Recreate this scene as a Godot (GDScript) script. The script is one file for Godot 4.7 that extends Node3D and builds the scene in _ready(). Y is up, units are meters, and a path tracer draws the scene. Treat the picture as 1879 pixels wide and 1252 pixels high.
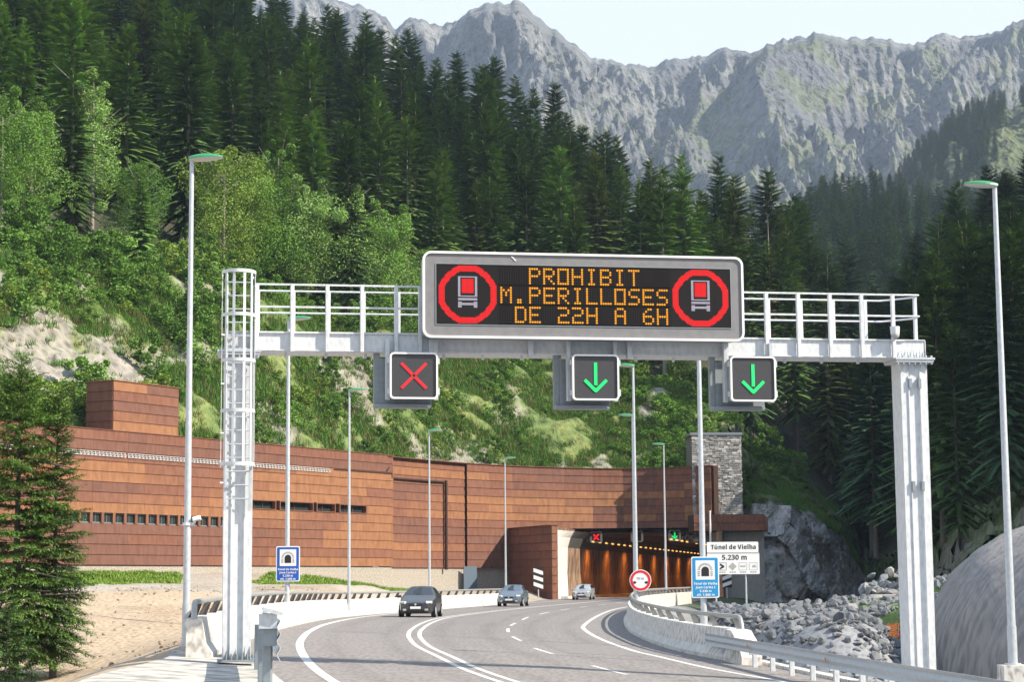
extends Node3D
# A mountain road that curves into a tunnel: message gantry, rust-clad service building, fir slopes, rocky peaks.

const EYE := 1.6
var rng := RandomNumberGenerator.new()
var used := {}
var M := {}

# ---------------------------------------------------------------- mesh builder
class MB:
	var v := PackedVector3Array()
	var n := PackedVector3Array()
	var c := PackedColorArray()
	var uv := PackedVector2Array()
	var col := Color(1, 1, 1)
	func tri(a: Vector3, b: Vector3, d: Vector3) -> void:   # counter-clockwise seen from the front
		var nn := (b - a).cross(d - a).normalized()
		v.append(a); v.append(d); v.append(b)
		for i in 3:
			n.append(nn); c.append(col); uv.append(Vector2())
	func quad(a: Vector3, b: Vector3, d: Vector3, e: Vector3) -> void:
		tri(a, b, d); tri(a, d, e)
	func quad_uv(a: Vector3, b: Vector3, d: Vector3, e: Vector3) -> void:   # a lower left, b lower right, d upper right, e upper left
		var k := v.size()
		quad(a, b, d, e)
		var t := [Vector2(0, 1), Vector2(1, 0), Vector2(1, 1), Vector2(0, 1), Vector2(0, 0), Vector2(1, 0)]
		for i in 6: uv[k + i] = t[i]
	func quad_n(a: Vector3, b: Vector3, d: Vector3, e: Vector3, na: Vector3, nb: Vector3, nd: Vector3, ne: Vector3) -> void:
		var p := [a, d, b, a, e, d]
		var q := [na, nd, nb, na, ne, nd]
		for i in 6:
			v.append(p[i]); n.append(q[i]); c.append(col); uv.append(Vector2())
	func box(at: Vector3, size: Vector3, b := Basis()) -> void:
		var h := size * 0.5
		var p: Array[Vector3] = []
		for i in 8:
			p.append(at + b * Vector3(h.x * (1 if i & 1 else -1), h.y * (1 if i & 2 else -1), h.z * (1 if i & 4 else -1)))
		quad(p[4], p[5], p[7], p[6]); quad(p[1], p[0], p[2], p[3])
		quad(p[5], p[1], p[3], p[7]); quad(p[0], p[4], p[6], p[2])
		quad(p[6], p[7], p[3], p[2]); quad(p[0], p[1], p[5], p[4])
	func bbox(at: Vector3, size: Vector3, r: float, b := Basis()) -> void:   # box with chamfered edges along its longest axis and ends
		var h := size * 0.5
		var ax := 0 if size.x >= size.y and size.x >= size.z else (1 if size.y >= size.z else 2)
		var sec: Array[Vector2] = []
		var o1 := (ax + 1) % 3
		var o2 := (ax + 2) % 3
		var a: float = h[o1]
		var d: float = h[o2]
		for q in [[a - r, -d], [a, -d + r], [a, d - r], [a - r, d], [-a + r, d], [-a, d - r], [-a, -d + r], [-a + r, -d]]: sec.append(Vector2(q[0], q[1]))
		var ends := []
		for s in [-1.0, 1.0]:
			var ring := []
			for q in sec:
				var w := Vector3()
				w[ax] = h[ax] * s; w[o1] = q.x; w[o2] = q.y
				ring.append(at + b * w)
			ends.append(ring)
		for i in 8:
			var j := (i + 1) % 8
			quad(ends[0][i], ends[0][j], ends[1][j], ends[1][i])
		for i in range(1, 7):
			tri(ends[1][0], ends[1][i], ends[1][i + 1]); tri(ends[0][0], ends[0][i + 1], ends[0][i])
	func cyl(p0: Vector3, p1: Vector3, r0: float, r1: float, sides := 10, caps := true) -> void:
		var d := (p1 - p0).normalized()
		var a := d.cross(Vector3.RIGHT if absf(d.x) < 0.8 else Vector3.FORWARD).normalized()
		var b := d.cross(a)
		for i in sides:
			var t0 := TAU * i / sides
			var t1 := TAU * (i + 1) / sides
			var u0 := a * cos(t0) + b * sin(t0)
			var u1 := a * cos(t1) + b * sin(t1)
			quad_n(p0 + u0 * r0, p0 + u1 * r0, p1 + u1 * r1, p1 + u0 * r1, u0, u1, u1, u0)
			if caps:
				tri(p1, p1 + u0 * r1, p1 + u1 * r1); tri(p0, p0 + u1 * r0, p0 + u0 * r0)
	func tube(path: Array, r: float, sides := 8) -> void:
		var rings := []
		var outs := []
		for i in path.size():
			var d: Vector3 = (path[mini(i + 1, path.size() - 1)] - path[maxi(i - 1, 0)]).normalized()
			var a := d.cross(Vector3.UP)
			a = (d.cross(Vector3.RIGHT) if a.length() < 0.2 else a).normalized()
			var b := a.cross(d)
			var ring := []
			var out := []
			for k in sides:
				var t := TAU * k / sides
				var u := a * cos(t) + b * sin(t)
				ring.append(path[i] + u * r); out.append(u)
			rings.append(ring); outs.append(out)
		for i in path.size() - 1:
			for k in sides:
				var j := (k + 1) % sides
				quad_n(rings[i][k], rings[i + 1][k], rings[i + 1][j], rings[i][j], outs[i][k], outs[i + 1][k], outs[i + 1][j], outs[i][j])
		for k in range(1, sides - 1):
			tri(rings[0][0], rings[0][k], rings[0][k + 1]); tri(rings[-1][0], rings[-1][k + 1], rings[-1][k])
	func sweep(path: Array, prof: Array, caps := true) -> void:   # prof: closed outline of (sideways, up); sideways is to the right of the way the path runs
		var rings := []
		for i in path.size():
			var d: Vector3 = path[mini(i + 1, path.size() - 1)] - path[maxi(i - 1, 0)]
			d.y = 0
			var side := d.normalized().cross(Vector3.UP)
			var ring: Array[Vector3] = []
			for q in prof: ring.append(path[i] + side * q.x + Vector3.UP * q.y)
			rings.append(ring)
		var m := prof.size()
		for i in path.size() - 1:
			for k in m:
				var j := (k + 1) % m
				quad(rings[i][k], rings[i + 1][k], rings[i + 1][j], rings[i][j])
		if caps:
			var poly := PackedVector2Array(prof)
			var t := Geometry2D.triangulate_polygon(poly)
			for i in range(0, t.size(), 3):
				tri(rings[0][t[i]], rings[0][t[i + 1]], rings[0][t[i + 2]]); tri(rings[-1][t[i]], rings[-1][t[i + 2]], rings[-1][t[i + 1]])
	func prism(pts: PackedVector2Array, z0: float, z1: float, b := Transform3D()) -> void:   # outline in x, y (counter-clockwise), front at z1
		var m := pts.size()
		for i in m:
			var j := (i + 1) % m
			quad(b * Vector3(pts[i].x, pts[i].y, z0), b * Vector3(pts[j].x, pts[j].y, z0), b * Vector3(pts[j].x, pts[j].y, z1), b * Vector3(pts[i].x, pts[i].y, z1))
		var t := Geometry2D.triangulate_polygon(pts)
		for i in range(0, t.size(), 3):
			var p := [pts[t[i]], pts[t[i + 1]], pts[t[i + 2]]]
			if (p[1] - p[0]).cross(p[2] - p[0]) < 0: p = [p[0], p[2], p[1]]
			tri(b * Vector3(p[0].x, p[0].y, z1), b * Vector3(p[1].x, p[1].y, z1), b * Vector3(p[2].x, p[2].y, z1))
			tri(b * Vector3(p[0].x, p[0].y, z0), b * Vector3(p[2].x, p[2].y, z0), b * Vector3(p[1].x, p[1].y, z0))
	func ring(o: PackedVector2Array, i_: PackedVector2Array, z0: float, z1: float, b := Transform3D()) -> void:
		var m := o.size()
		for i in m:
			var j := (i + 1) % m
			var A := [b * Vector3(o[i].x, o[i].y, z0), b * Vector3(o[j].x, o[j].y, z0), b * Vector3(o[j].x, o[j].y, z1), b * Vector3(o[i].x, o[i].y, z1)]
			var C := [b * Vector3(i_[i].x, i_[i].y, z0), b * Vector3(i_[j].x, i_[j].y, z0), b * Vector3(i_[j].x, i_[j].y, z1), b * Vector3(i_[i].x, i_[i].y, z1)]
			quad(A[0], A[1], A[2], A[3]); quad(C[1], C[0], C[3], C[2]); quad(A[3], A[2], C[2], C[3]); quad(A[1], A[0], C[0], C[1])
	func mesh() -> ArrayMesh:
		var a := []
		a.resize(Mesh.ARRAY_MAX)
		a[Mesh.ARRAY_VERTEX] = v; a[Mesh.ARRAY_NORMAL] = n; a[Mesh.ARRAY_COLOR] = c; a[Mesh.ARRAY_TEX_UV] = uv
		var m := ArrayMesh.new()
		m.add_surface_from_arrays(Mesh.PRIMITIVE_TRIANGLES, a)
		return m

func rrect(w: float, h: float, r: float, k := 5) -> PackedVector2Array:
	var p := PackedVector2Array()
	for q in 4:
		var cx := (w * 0.5 - r) * (1 if q == 0 or q == 3 else -1)
		var cy := (h * 0.5 - r) * (1 if q < 2 else -1)
		for i in k + 1:
			var t := PI * 0.5 * (q + float(i) / k)
			p.append(Vector2(cx + cos(t) * r, cy + sin(t) * r))
	return p

func circle(r: float, k := 28) -> PackedVector2Array:
	var p := PackedVector2Array()
	for i in k: p.append(Vector2(cos(TAU * i / k), sin(TAU * i / k)) * r)
	return p

func shifted(p: PackedVector2Array, o: Vector2) -> PackedVector2Array:
	var q := PackedVector2Array()
	for a in p: q.append(a + o)
	return q

func grid(nu: int, nv: int, pos: Array, cols: PackedColorArray, out := 1.0) -> ArrayMesh:   # pos row by row (v), smooth normals
	var p := PackedVector3Array(pos)
	var nn := PackedVector3Array()
	var total := 0.0
	nn.resize(p.size())
	for j in nv:
		for i in nu:
			var a := p[j * nu + mini(i + 1, nu - 1)] - p[j * nu + maxi(i - 1, 0)]
			var b := p[mini(j + 1, nv - 1) * nu + i] - p[maxi(j - 1, 0) * nu + i]
			var q := a.cross(b).normalized()
			nn[j * nu + i] = q
			total += q.y
	if total * out < 0:
		for k in nn.size(): nn[k] = -nn[k]
	var ix := PackedInt32Array()
	for j in nv - 1:
		for i in nu - 1:
			var k := j * nu + i
			var q := (p[k + nu] - p[k]).cross(p[k + 1] - p[k])
			if q.length_squared() < 1e-9: q = (p[k + nu] - p[k + 1]).cross(p[k + nu + 1] - p[k + 1]) * -1.0
			if q.dot(nn[k] + nn[k + nu + 1]) < 0: ix.append_array([k, k + nu, k + 1, k + 1, k + nu, k + nu + 1])   # clockwise from the side of the normal
			else: ix.append_array([k, k + 1, k + nu, k + 1, k + nu + 1, k + nu])
	var a := []
	a.resize(Mesh.ARRAY_MAX)
	a[Mesh.ARRAY_VERTEX] = p; a[Mesh.ARRAY_NORMAL] = nn; a[Mesh.ARRAY_INDEX] = ix
	if cols.size(): a[Mesh.ARRAY_COLOR] = cols
	var m := ArrayMesh.new()
	m.add_surface_from_arrays(Mesh.PRIMITIVE_TRIANGLES, a)
	return m

# ---------------------------------------------------------------- objects
func numbered(called: String) -> String:
	var k: int = used.get(called, -1) + 1
	used[called] = k
	return called if k == 0 else "%s_%03d" % [called, k]

func tag(o: Node, label: String, category: String, group := "") -> Node:
	o.set_meta("label", label); o.set_meta("category", category)
	if group: o.set_meta("group", group)
	return o

func thing(called: String, label: String, category: String, at := Vector3.ZERO, turn := 0.0, group := "") -> Node3D:
	var o := Node3D.new()
	o.name = numbered(called)
	add_child(o)
	o.position = at; o.rotation.y = turn
	tag(o, label, category, group)
	return o

func part(called: String, m: Mesh, mat: Material, parent: Node, at := Vector3.ZERO, b := Basis()) -> MeshInstance3D:
	var o := MeshInstance3D.new()
	var key := str(parent.get_instance_id()) + called
	var k: int = used.get(key, -1) + 1
	used[key] = k
	o.name = called if k == 0 else "%s_%03d" % [called, k]
	o.mesh = m
	o.material_override = mat
	o.transform = Transform3D(b, at)
	parent.add_child(o)
	return o

func solo(called: String, m: Mesh, mat: Material, label: String, category: String, at := Vector3.ZERO, turn := 0.0, group := "") -> MeshInstance3D:
	var o := MeshInstance3D.new()
	o.name = numbered(called)
	o.mesh = m; o.material_override = mat
	add_child(o)
	o.position = at; o.rotation.y = turn
	tag(o, label, category, group)
	return o

func struct(called: String, m: Mesh, mat: Material) -> MeshInstance3D:
	var o := MeshInstance3D.new()
	o.name = numbered(called)
	o.mesh = m; o.material_override = mat
	o.set_meta("kind", "structure")
	add_child(o)
	return o

func many(called: String, m: Mesh, mat: Material, places: Array, label := "", category := "", parent: Node = self) -> MultiMeshInstance3D:
	var mm := MultiMesh.new()
	mm.transform_format = MultiMesh.TRANSFORM_3D
	mm.mesh = m
	mm.instance_count = places.size()
	for i in places.size(): mm.set_instance_transform(i, places[i])
	var o := MultiMeshInstance3D.new()
	o.name = numbered(called)
	o.multimesh = mm; o.material_override = mat
	o.set_meta("kind", "stuff")
	parent.add_child(o)
	if label: tag(o, label, category)
	return o

func copy(o: Node3D, called: String, label: String, at: Vector3, turn := 0.0, group := "") -> Node3D:
	var r: Node3D = o.duplicate()
	r.name = numbered(called)
	add_child(r)
	r.position = at; r.rotation.y = turn
	r.set_meta("label", label)
	if group: r.set_meta("group", group)
	return r

func words(parent: Node, text: String, height: float, at: Vector3, mat: Material, b := Basis(), called := "lettering", bold := false) -> MeshInstance3D:
	var t := TextMesh.new()
	var f := SystemFont.new()
	f.font_names = PackedStringArray(["Droid Sans"])
	f.font_weight = 700 if bold else 400
	t.font = f
	t.text = text
	t.font_size = 32
	t.pixel_size = height / 32.0
	t.depth = 0.008
	t.curve_step = 4.0
	return part(called, t, mat, parent, at, b)

# ---------------------------------------------------------------- materials
func lin(r: float, g: float, b: float) -> Color:
	return Color(r, g, b).linear_to_srgb()

func noise(freq: float, oct := 4, type := FastNoiseLite.TYPE_SIMPLEX_SMOOTH, fractal := FastNoiseLite.FRACTAL_FBM, sd := 1) -> FastNoiseLite:
	var f := FastNoiseLite.new()
	f.noise_type = type; f.frequency = freq; f.fractal_type = fractal; f.fractal_octaves = oct; f.seed = sd
	return f

func ntex(f: FastNoiseLite, stops: Array, size := 512, bump := 0.0) -> NoiseTexture2D:
	var t := NoiseTexture2D.new()
	t.width = size; t.height = size; t.seamless = true; t.generate_mipmaps = false
	t.noise = f
	if bump > 0.0:
		t.as_normal_map = true; t.bump_strength = bump
	elif stops.size():
		var g := Gradient.new()
		var offs := PackedFloat32Array()
		var cs := PackedColorArray()
		for s in stops:
			offs.append(s[0]); cs.append(s[1])
		g.offsets = offs; g.colors = cs
		t.color_ramp = g
	return t

func mat(col: Color, rough := 0.8, metal := 0.0) -> StandardMaterial3D:
	var m := StandardMaterial3D.new()
	m.albedo_color = col; m.roughness = rough; m.metallic = metal
	return m

func tex(m: StandardMaterial3D, t: Texture2D, scale: Vector3, world := true) -> StandardMaterial3D:
	m.albedo_texture = t
	m.uv1_triplanar = true
	m.uv1_world_triplanar = world
	m.uv1_scale = scale
	return m

func bumpy(m: StandardMaterial3D, t: Texture2D, cm: float) -> StandardMaterial3D:
	m.heightmap_enabled = true; m.heightmap_texture = t; m.heightmap_scale = cm
	return m

func g(x: float) -> Color:
	return Color(x, x, x)

func make_materials() -> void:
	var wear := ntex(noise(0.02, 5, FastNoiseLite.TYPE_SIMPLEX_SMOOTH, FastNoiseLite.FRACTAL_FBM, 3), [[0.25, g(0.94)], [0.55, g(0.98)], [0.8, g(1.0)]])
	var fine := ntex(noise(0.11, 4, FastNoiseLite.TYPE_SIMPLEX, FastNoiseLite.FRACTAL_FBM, 5), [[0.2, g(0.7)], [0.8, g(1.0)]])
	var height := ntex(noise(0.07, 5, FastNoiseLite.TYPE_SIMPLEX, FastNoiseLite.FRACTAL_FBM, 8), [])
	var crack := ntex(noise(0.03, 5, FastNoiseLite.TYPE_SIMPLEX_SMOOTH, FastNoiseLite.FRACTAL_RIDGED, 9), [])
	M.wear = wear; M.fine = fine; M.height = height; M.crack = crack
	M.asphalt = bumpy(tex(mat(lin(0.238, 0.220, 0.214), 0.92), ntex(noise(0.05, 6, FastNoiseLite.TYPE_SIMPLEX, FastNoiseLite.FRACTAL_FBM, 11), [[0.2, g(0.86)], [0.5, g(0.95)], [0.8, g(1.0)]]), Vector3(0.22, 0.22, 0.04)), height, 0.06)
	M.asphalt.vertex_color_use_as_albedo = true
	M.patch = tex(mat(lin(0.205, 0.190, 0.186), 0.93), wear, Vector3(0.3, 0.3, 0.1))
	M.verge = tex(mat(lin(0.52, 0.50, 0.46), 0.9), ntex(noise(0.03, 5, FastNoiseLite.TYPE_SIMPLEX, FastNoiseLite.FRACTAL_FBM, 12), [[0.25, g(0.7)], [0.5, g(0.9)], [0.75, g(1.0)]]), Vector3(0.07, 0.07, 0.07))
	M.paint = tex(mat(lin(0.8, 0.8, 0.78), 0.7), fine, Vector3(0.7, 0.7, 0.3))
	M.concrete = tex(mat(lin(0.66, 0.64, 0.60), 0.85), ntex(noise(0.05, 5, FastNoiseLite.TYPE_SIMPLEX, FastNoiseLite.FRACTAL_FBM, 13), [[0.2, g(0.74)], [0.45, g(0.93)], [0.7, g(1.0)]]), Vector3(0.16, 0.10, 0.16))
	M.grey_concrete = bumpy(tex(mat(lin(0.30, 0.30, 0.29), 0.9), wear, Vector3(0.15, 0.1, 0.15)), height, 0.2)
	var spangle := ntex(noise(0.04, 3, FastNoiseLite.TYPE_CELLULAR, FastNoiseLite.FRACTAL_FBM, 14), [[0.1, g(0.88)], [0.5, g(0.96)], [0.9, g(1.0)]])
	M.galv = tex(mat(lin(0.56, 0.60, 0.64), 0.45, 0.35), spangle, Vector3(0.6, 0.3, 0.6))
	M.galv_white = tex(mat(lin(0.65, 0.68, 0.71), 0.5, 0.1), spangle, Vector3(0.5, 0.22, 0.5))
	M.galv_dark = tex(mat(lin(0.26, 0.30, 0.33), 0.5, 0.35), wear, Vector3(0.6, 0.6, 0.6))
	M.steel_rail = tex(mat(lin(0.40, 0.40, 0.39), 0.45, 0.4), wear, Vector3(0.5, 0.5, 0.5))
	M.blade = tex(mat(lin(0.13, 0.12, 0.12), 0.6, 0.3), wear, Vector3(0.5, 0.5, 0.5))
	M.white = mat(lin(0.8, 0.8, 0.79), 0.5)
	M.bezel = tex(mat(lin(0.20, 0.20, 0.21), 0.5), wear, Vector3(0.4, 0.4, 0.4))
	M.black = mat(lin(0.012, 0.012, 0.013), 0.55)
	M.face = tex(mat(lin(0.045, 0.046, 0.052), 0.42), wear, Vector3(1, 1, 1))
	M.lamp_green = mat(lin(0.03, 0.24, 0.09), 0.35)
	M.lamp_glass = mat(lin(0.55, 0.55, 0.52), 0.25)
	M.blue = mat(lin(0.008, 0.085, 0.42), 0.4)
	M.cyan = mat(lin(0.01, 0.26, 0.56), 0.4)
	M.red = mat(lin(0.62, 0.02, 0.03), 0.4)
	M.sign_grey = mat(lin(0.38, 0.38, 0.37), 0.5)
	M.amber = mat(lin(0.55, 0.22, 0.02), 0.4)
	M.orange_net = mat(lin(0.62, 0.12, 0.03), 0.7)
	M.glass_dark = mat(lin(0.02, 0.026, 0.028), 0.12)
	M.window = mat(lin(0.03, 0.04, 0.042), 0.16)
	M.rubber = mat(lin(0.012, 0.012, 0.012), 0.85)
	M.tunnel_wall = tex(mat(lin(0.30, 0.20, 0.13), 0.75), ntex(noise(0.02, 4, FastNoiseLite.TYPE_SIMPLEX, FastNoiseLite.FRACTAL_FBM, 15), [[0.25, g(0.55)], [0.5, g(0.85)], [0.75, g(1.0)]]), Vector3(0.09, 0.03, 0.09))  # brown also takes in the orange of the lamplight
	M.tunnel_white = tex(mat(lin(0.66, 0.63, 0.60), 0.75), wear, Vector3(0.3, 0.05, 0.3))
	M.tunnel_dark = mat(lin(0.05, 0.05, 0.05), 0.9)  # near-black stands in for the unlit top of the tunnel
	M.door = mat(lin(0.10, 0.14, 0.19), 0.5)
	# weathering steel: streaks that run down the sheets
	var streak := ntex(noise(0.03, 3, FastNoiseLite.TYPE_SIMPLEX_SMOOTH, FastNoiseLite.FRACTAL_FBM, 21), [[0.2, Color(0.83, 0.81, 0.80)], [0.45, Color(0.92, 0.90, 0.88)], [0.62, Color(0.95, 0.95, 0.95)], [0.85, Color(1.0, 0.98, 0.92)]])
	var tones := [[0.225, 0.096, 0.060], [0.205, 0.086, 0.056], [0.25, 0.110, 0.062], [0.18, 0.082, 0.059], [0.305, 0.142, 0.070], [0.215, 0.095, 0.062]]
	M.corten = []
	for i in tones.size():
		var t: Array = tones[i]
		var cm := tex(mat(lin(t[0], t[1], t[2]), 0.85), streak, Vector3(0.13, 0.035, 0.13))
		cm.uv1_offset = Vector3(i * 0.37, i * 0.21, i * 0.53)
		M.corten.append(cm)
	M.corten_dark = mat(lin(0.045, 0.022, 0.016), 0.95)  # near-black, so gaps in the cladding look shaded
	# ground
	var soil := ntex(noise(0.045, 6, FastNoiseLite.TYPE_SIMPLEX, FastNoiseLite.FRACTAL_FBM, 31), [[0.15, g(0.72)], [0.45, g(0.92)], [0.75, g(1.0)]])
	M.soil = bumpy(tex(mat(Color.WHITE, 0.95), soil, Vector3(0.16, 0.16, 0.16)), height, 0.25)
	M.soil.vertex_color_use_as_albedo = true
	var cliff := ntex(noise(0.022, 6, FastNoiseLite.TYPE_SIMPLEX_SMOOTH, FastNoiseLite.FRACTAL_RIDGED, 33), [[0.2, g(0.42)], [0.45, g(0.8)], [0.8, g(1.0)]])
	M.hill = bumpy(tex(mat(Color.WHITE, 0.95), cliff, Vector3(0.055, 0.04, 0.055)), cliff, 45.0)
	M.hill.vertex_color_use_as_albedo = true
	var crag := ntex(noise(0.02, 6, FastNoiseLite.TYPE_SIMPLEX_SMOOTH, FastNoiseLite.FRACTAL_RIDGED, 41), [[0.15, g(0.42)], [0.4, g(0.78)], [0.8, g(1.0)]], 1024)
	M.mountain = bumpy(tex(mat(Color.WHITE, 0.95), crag, Vector3(0.0026, 0.0021, 0.0026)), crag, 1500.0)
	M.mountain.vertex_color_use_as_albedo = true
	M.shotcrete = bumpy(tex(mat(lin(0.30, 0.285, 0.28), 0.9), ntex(noise(0.03, 5, FastNoiseLite.TYPE_SIMPLEX, FastNoiseLite.FRACTAL_FBM, 51), [[0.2, g(0.74)], [0.5, g(0.9)], [0.8, g(1.0)]]), Vector3(0.22, 0.04, 0.2)), height, 0.8)
	M.rock = []
	for t in [[0.20, 0.212, 0.232], [0.26, 0.27, 0.285], [0.145, 0.16, 0.18], [0.34, 0.34, 0.335]]:
		M.rock.append(bumpy(tex(mat(lin(t[0], t[1], t[2]), 0.92), soil, Vector3(0.9, 0.9, 0.9), false), height, 0.6))
	M.stone = []
	for t in [[0.42, 0.41, 0.40], [0.33, 0.32, 0.31], [0.50, 0.48, 0.45], [0.27, 0.26, 0.25]]:
		M.stone.append(tex(mat(lin(t[0], t[1], t[2]), 0.92), fine, Vector3(0.8, 0.8, 0.8)))
	M.plinth = bumpy(tex(mat(lin(0.52, 0.48, 0.42), 0.92), ntex(noise(0.06, 2, FastNoiseLite.TYPE_CELLULAR, FastNoiseLite.FRACTAL_FBM, 34), [[0.0, g(0.5)], [0.4, g(0.8)], [0.8, g(1.0)]]), Vector3(0.28, 0.4, 0.28)), height, 0.8)
	M.red_glow = glow_mat(Color(0.95, 0.10, 0.14), 0.62)
	M.green_glow = glow_mat(Color(0.04, 0.94, 0.46), 0.62)
	# foliage; vertex colours carry the tone of each spray
	M.fir = []
	for t in [[0.076, 0.148, 0.050], [0.106, 0.195, 0.054], [0.152, 0.268, 0.066], [0.205, 0.36, 0.095], [0.064, 0.132, 0.066], [0.155, 0.210, 0.056]]:
		M.fir.append(leaf_mat(t[0], t[1], t[2], 0.55))
	M.leaf = []
	for t in [[0.15, 0.29, 0.055], [0.20, 0.36, 0.08], [0.115, 0.23, 0.045], [0.27, 0.43, 0.13], [0.22, 0.33, 0.065]]:
		M.leaf.append(leaf_mat(t[0], t[1], t[2], 0.6))
	M.grass = leaf_mat(0.22, 0.34, 0.06, 0.5)
	M.dry = leaf_mat(0.20, 0.19, 0.07, 0.4)
	M.twig = leaf_mat(0.21, 0.11, 0.08, 0.2)
	M.bark = bumpy(tex(mat(lin(0.13, 0.115, 0.10), 0.95), wear, Vector3(0.5, 0.2, 0.5)), crack, 3.0)
	M.pale_bark = bumpy(tex(mat(lin(0.30, 0.27, 0.23), 0.95), wear, Vector3(0.5, 0.2, 0.5)), crack, 3.0)

func leaf_mat(r: float, gg: float, b: float, through: float) -> StandardMaterial3D:
	var m := mat(lin(r, gg, b), 0.75)
	m.vertex_color_use_as_albedo = true
	m.cull_mode = BaseMaterial3D.CULL_DISABLED
	m.backlight_enabled = true
	m.backlight = Color(through, through, through * 0.6)
	m.metallic_specular = 0.3
	return m

# ---------------------------------------------------------------- the lie of the land (Z is the distance ahead of the camera, so z = -Z)
const LEFT_EDGE := [[0, 4.2], [12, 1.2], [22, -0.8], [33.4, -3.03], [37.9, -3.81], [43, -4.55], [49.2, -5.32], [54.3, -5.82], [62.5, -6.44], [73.5, -6.97], [88.8, -7.2], [100.5, -6.85], [113, -5.9], [126, -4.3], [140, -2.2], [160, 1.6], [185, 6.4], [207, 9.9], [262, 20]]
const DOUBLE_LINE := [[0, 7.3], [20, 2.9], [35.8, -0.1], [40.3, -0.86], [46.4, -1.63], [52.6, -2.4], [59.2, -2.95], [63.7, -3.22], [69.5, -3.43], [80.8, -3.56], [92, -3.33], [102, -2.5], [113.6, -1.1], [130, 1.2], [150, 4.4], [185, 9.9], [207, 13.3], [262, 23.5]]
const LANE_LINE := [[0, 10], [20, 6.1], [40.9, 2.3], [44.8, 1.74], [51.2, 0.98], [55, 0.57], [61.3, 0.2], [65.5, -0.06], [70.5, -0.21], [75.3, -0.23], [79.6, -0.15], [84, 0.05], [90, 0.36], [96, 0.7], [102.3, 1.3], [108.3, 1.9], [130, 4.6], [150, 7.6], [185, 13.0], [207, 16.5], [262, 26.7]]
const RIGHT_EDGE := [[0, 13], [20, 9.1], [40.6, 5.52], [46.1, 4.5], [53.2, 3.73], [55.8, 3.42], [67.2, 2.86], [78, 2.72], [82.8, 2.92], [94.2, 3.77], [107.3, 4.97], [123.4, 6.7], [150, 10.6], [185, 16.2], [207, 19.6], [262, 30]]
const LEFT_PARAPET := [[0, 1.2], [20, -2.8], [38.5, -5.9], [45, -6.5], [55, -7.1], [64, -7.5], [79, -7.95], [88, -8.1], [96, -7.9], [106, -7.25], [122, -5.1], [136, -2.9], [153, -0.2], [170, 2.6], [190, 3.6], [207, 6.0], [262, 16]]
const RIGHT_PARAPET := [[0, 15], [20, 9.6], [40, 6.45], [51, 5.5], [55.3, 4.97], [60.1, 4.61], [67.2, 4.4], [76.2, 4.38], [88.9, 4.9], [100, 5.7], [112, 6.9], [125, 8.7], [136, 10.4], [150, 12.9], [185, 18.4], [207, 22], [262, 33]]

func on(line: Array, z: float) -> float:   # sideways place of a line of the road at a distance, smooth through its points
	var n := line.size()
	var i := 0
	while i < n - 2 and line[i + 1][0] < z: i += 1
	var p0: Array = line[maxi(i - 1, 0)]
	var p1: Array = line[i]
	var p2: Array = line[i + 1]
	var p3: Array = line[mini(i + 2, n - 1)]
	var h: float = p2[0] - p1[0]
	var t: float = clampf((z - p1[0]) / h, -0.5, 1.5)
	var m1: float = (p2[1] - p0[1]) / maxf(p2[0] - p0[0], 0.01) * h
	var m2: float = (p3[1] - p1[1]) / maxf(p3[0] - p1[0], 0.01) * h
	var t2 := t * t
	var t3 := t2 * t
	return (2 * t3 - 3 * t2 + 1) * p1[1] + (t3 - 2 * t2 + t) * m1 + (-2 * t3 + 3 * t2) * p2[1] + (t3 - t2) * m2

func road_y(x: float, z: float) -> float:   # banked in the bend, level further on
	return (-0.18 - 0.05 * clampf(x, -9, 9)) * (1.0 - smoothstep(55, 115, z))

const WALL := [[-60, 108.7], [-39.6, 142.5], [-11.5, 189.0], [-4.9, 200], [3.5, 208], [12.4, 212], [20.7, 207.5], [26, 206], [40, 212]]
func wall_z(x: float) -> float:
	for i in WALL.size() - 1:
		if x < WALL[i + 1][0]: return lerpf(WALL[i][1], WALL[i + 1][1], (x - WALL[i][0]) / (WALL[i + 1][0] - WALL[i][0]))
	return 212.0

var relief := noise(0.07, 4, FastNoiseLite.TYPE_SIMPLEX, FastNoiseLite.FRACTAL_FBM, 61)
var patches := noise(0.035, 4, FastNoiseLite.TYPE_SIMPLEX, FastNoiseLite.FRACTAL_FBM, 62)

func bump2(x: float, z: float, cx: float, cz: float, rx: float, rz: float) -> float:
	var d := sqrt(pow((x - cx) / rx, 2) + pow((z - cz) / rz, 2))
	return 1.0 - smoothstep(0.55, 1.0, d)

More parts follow.
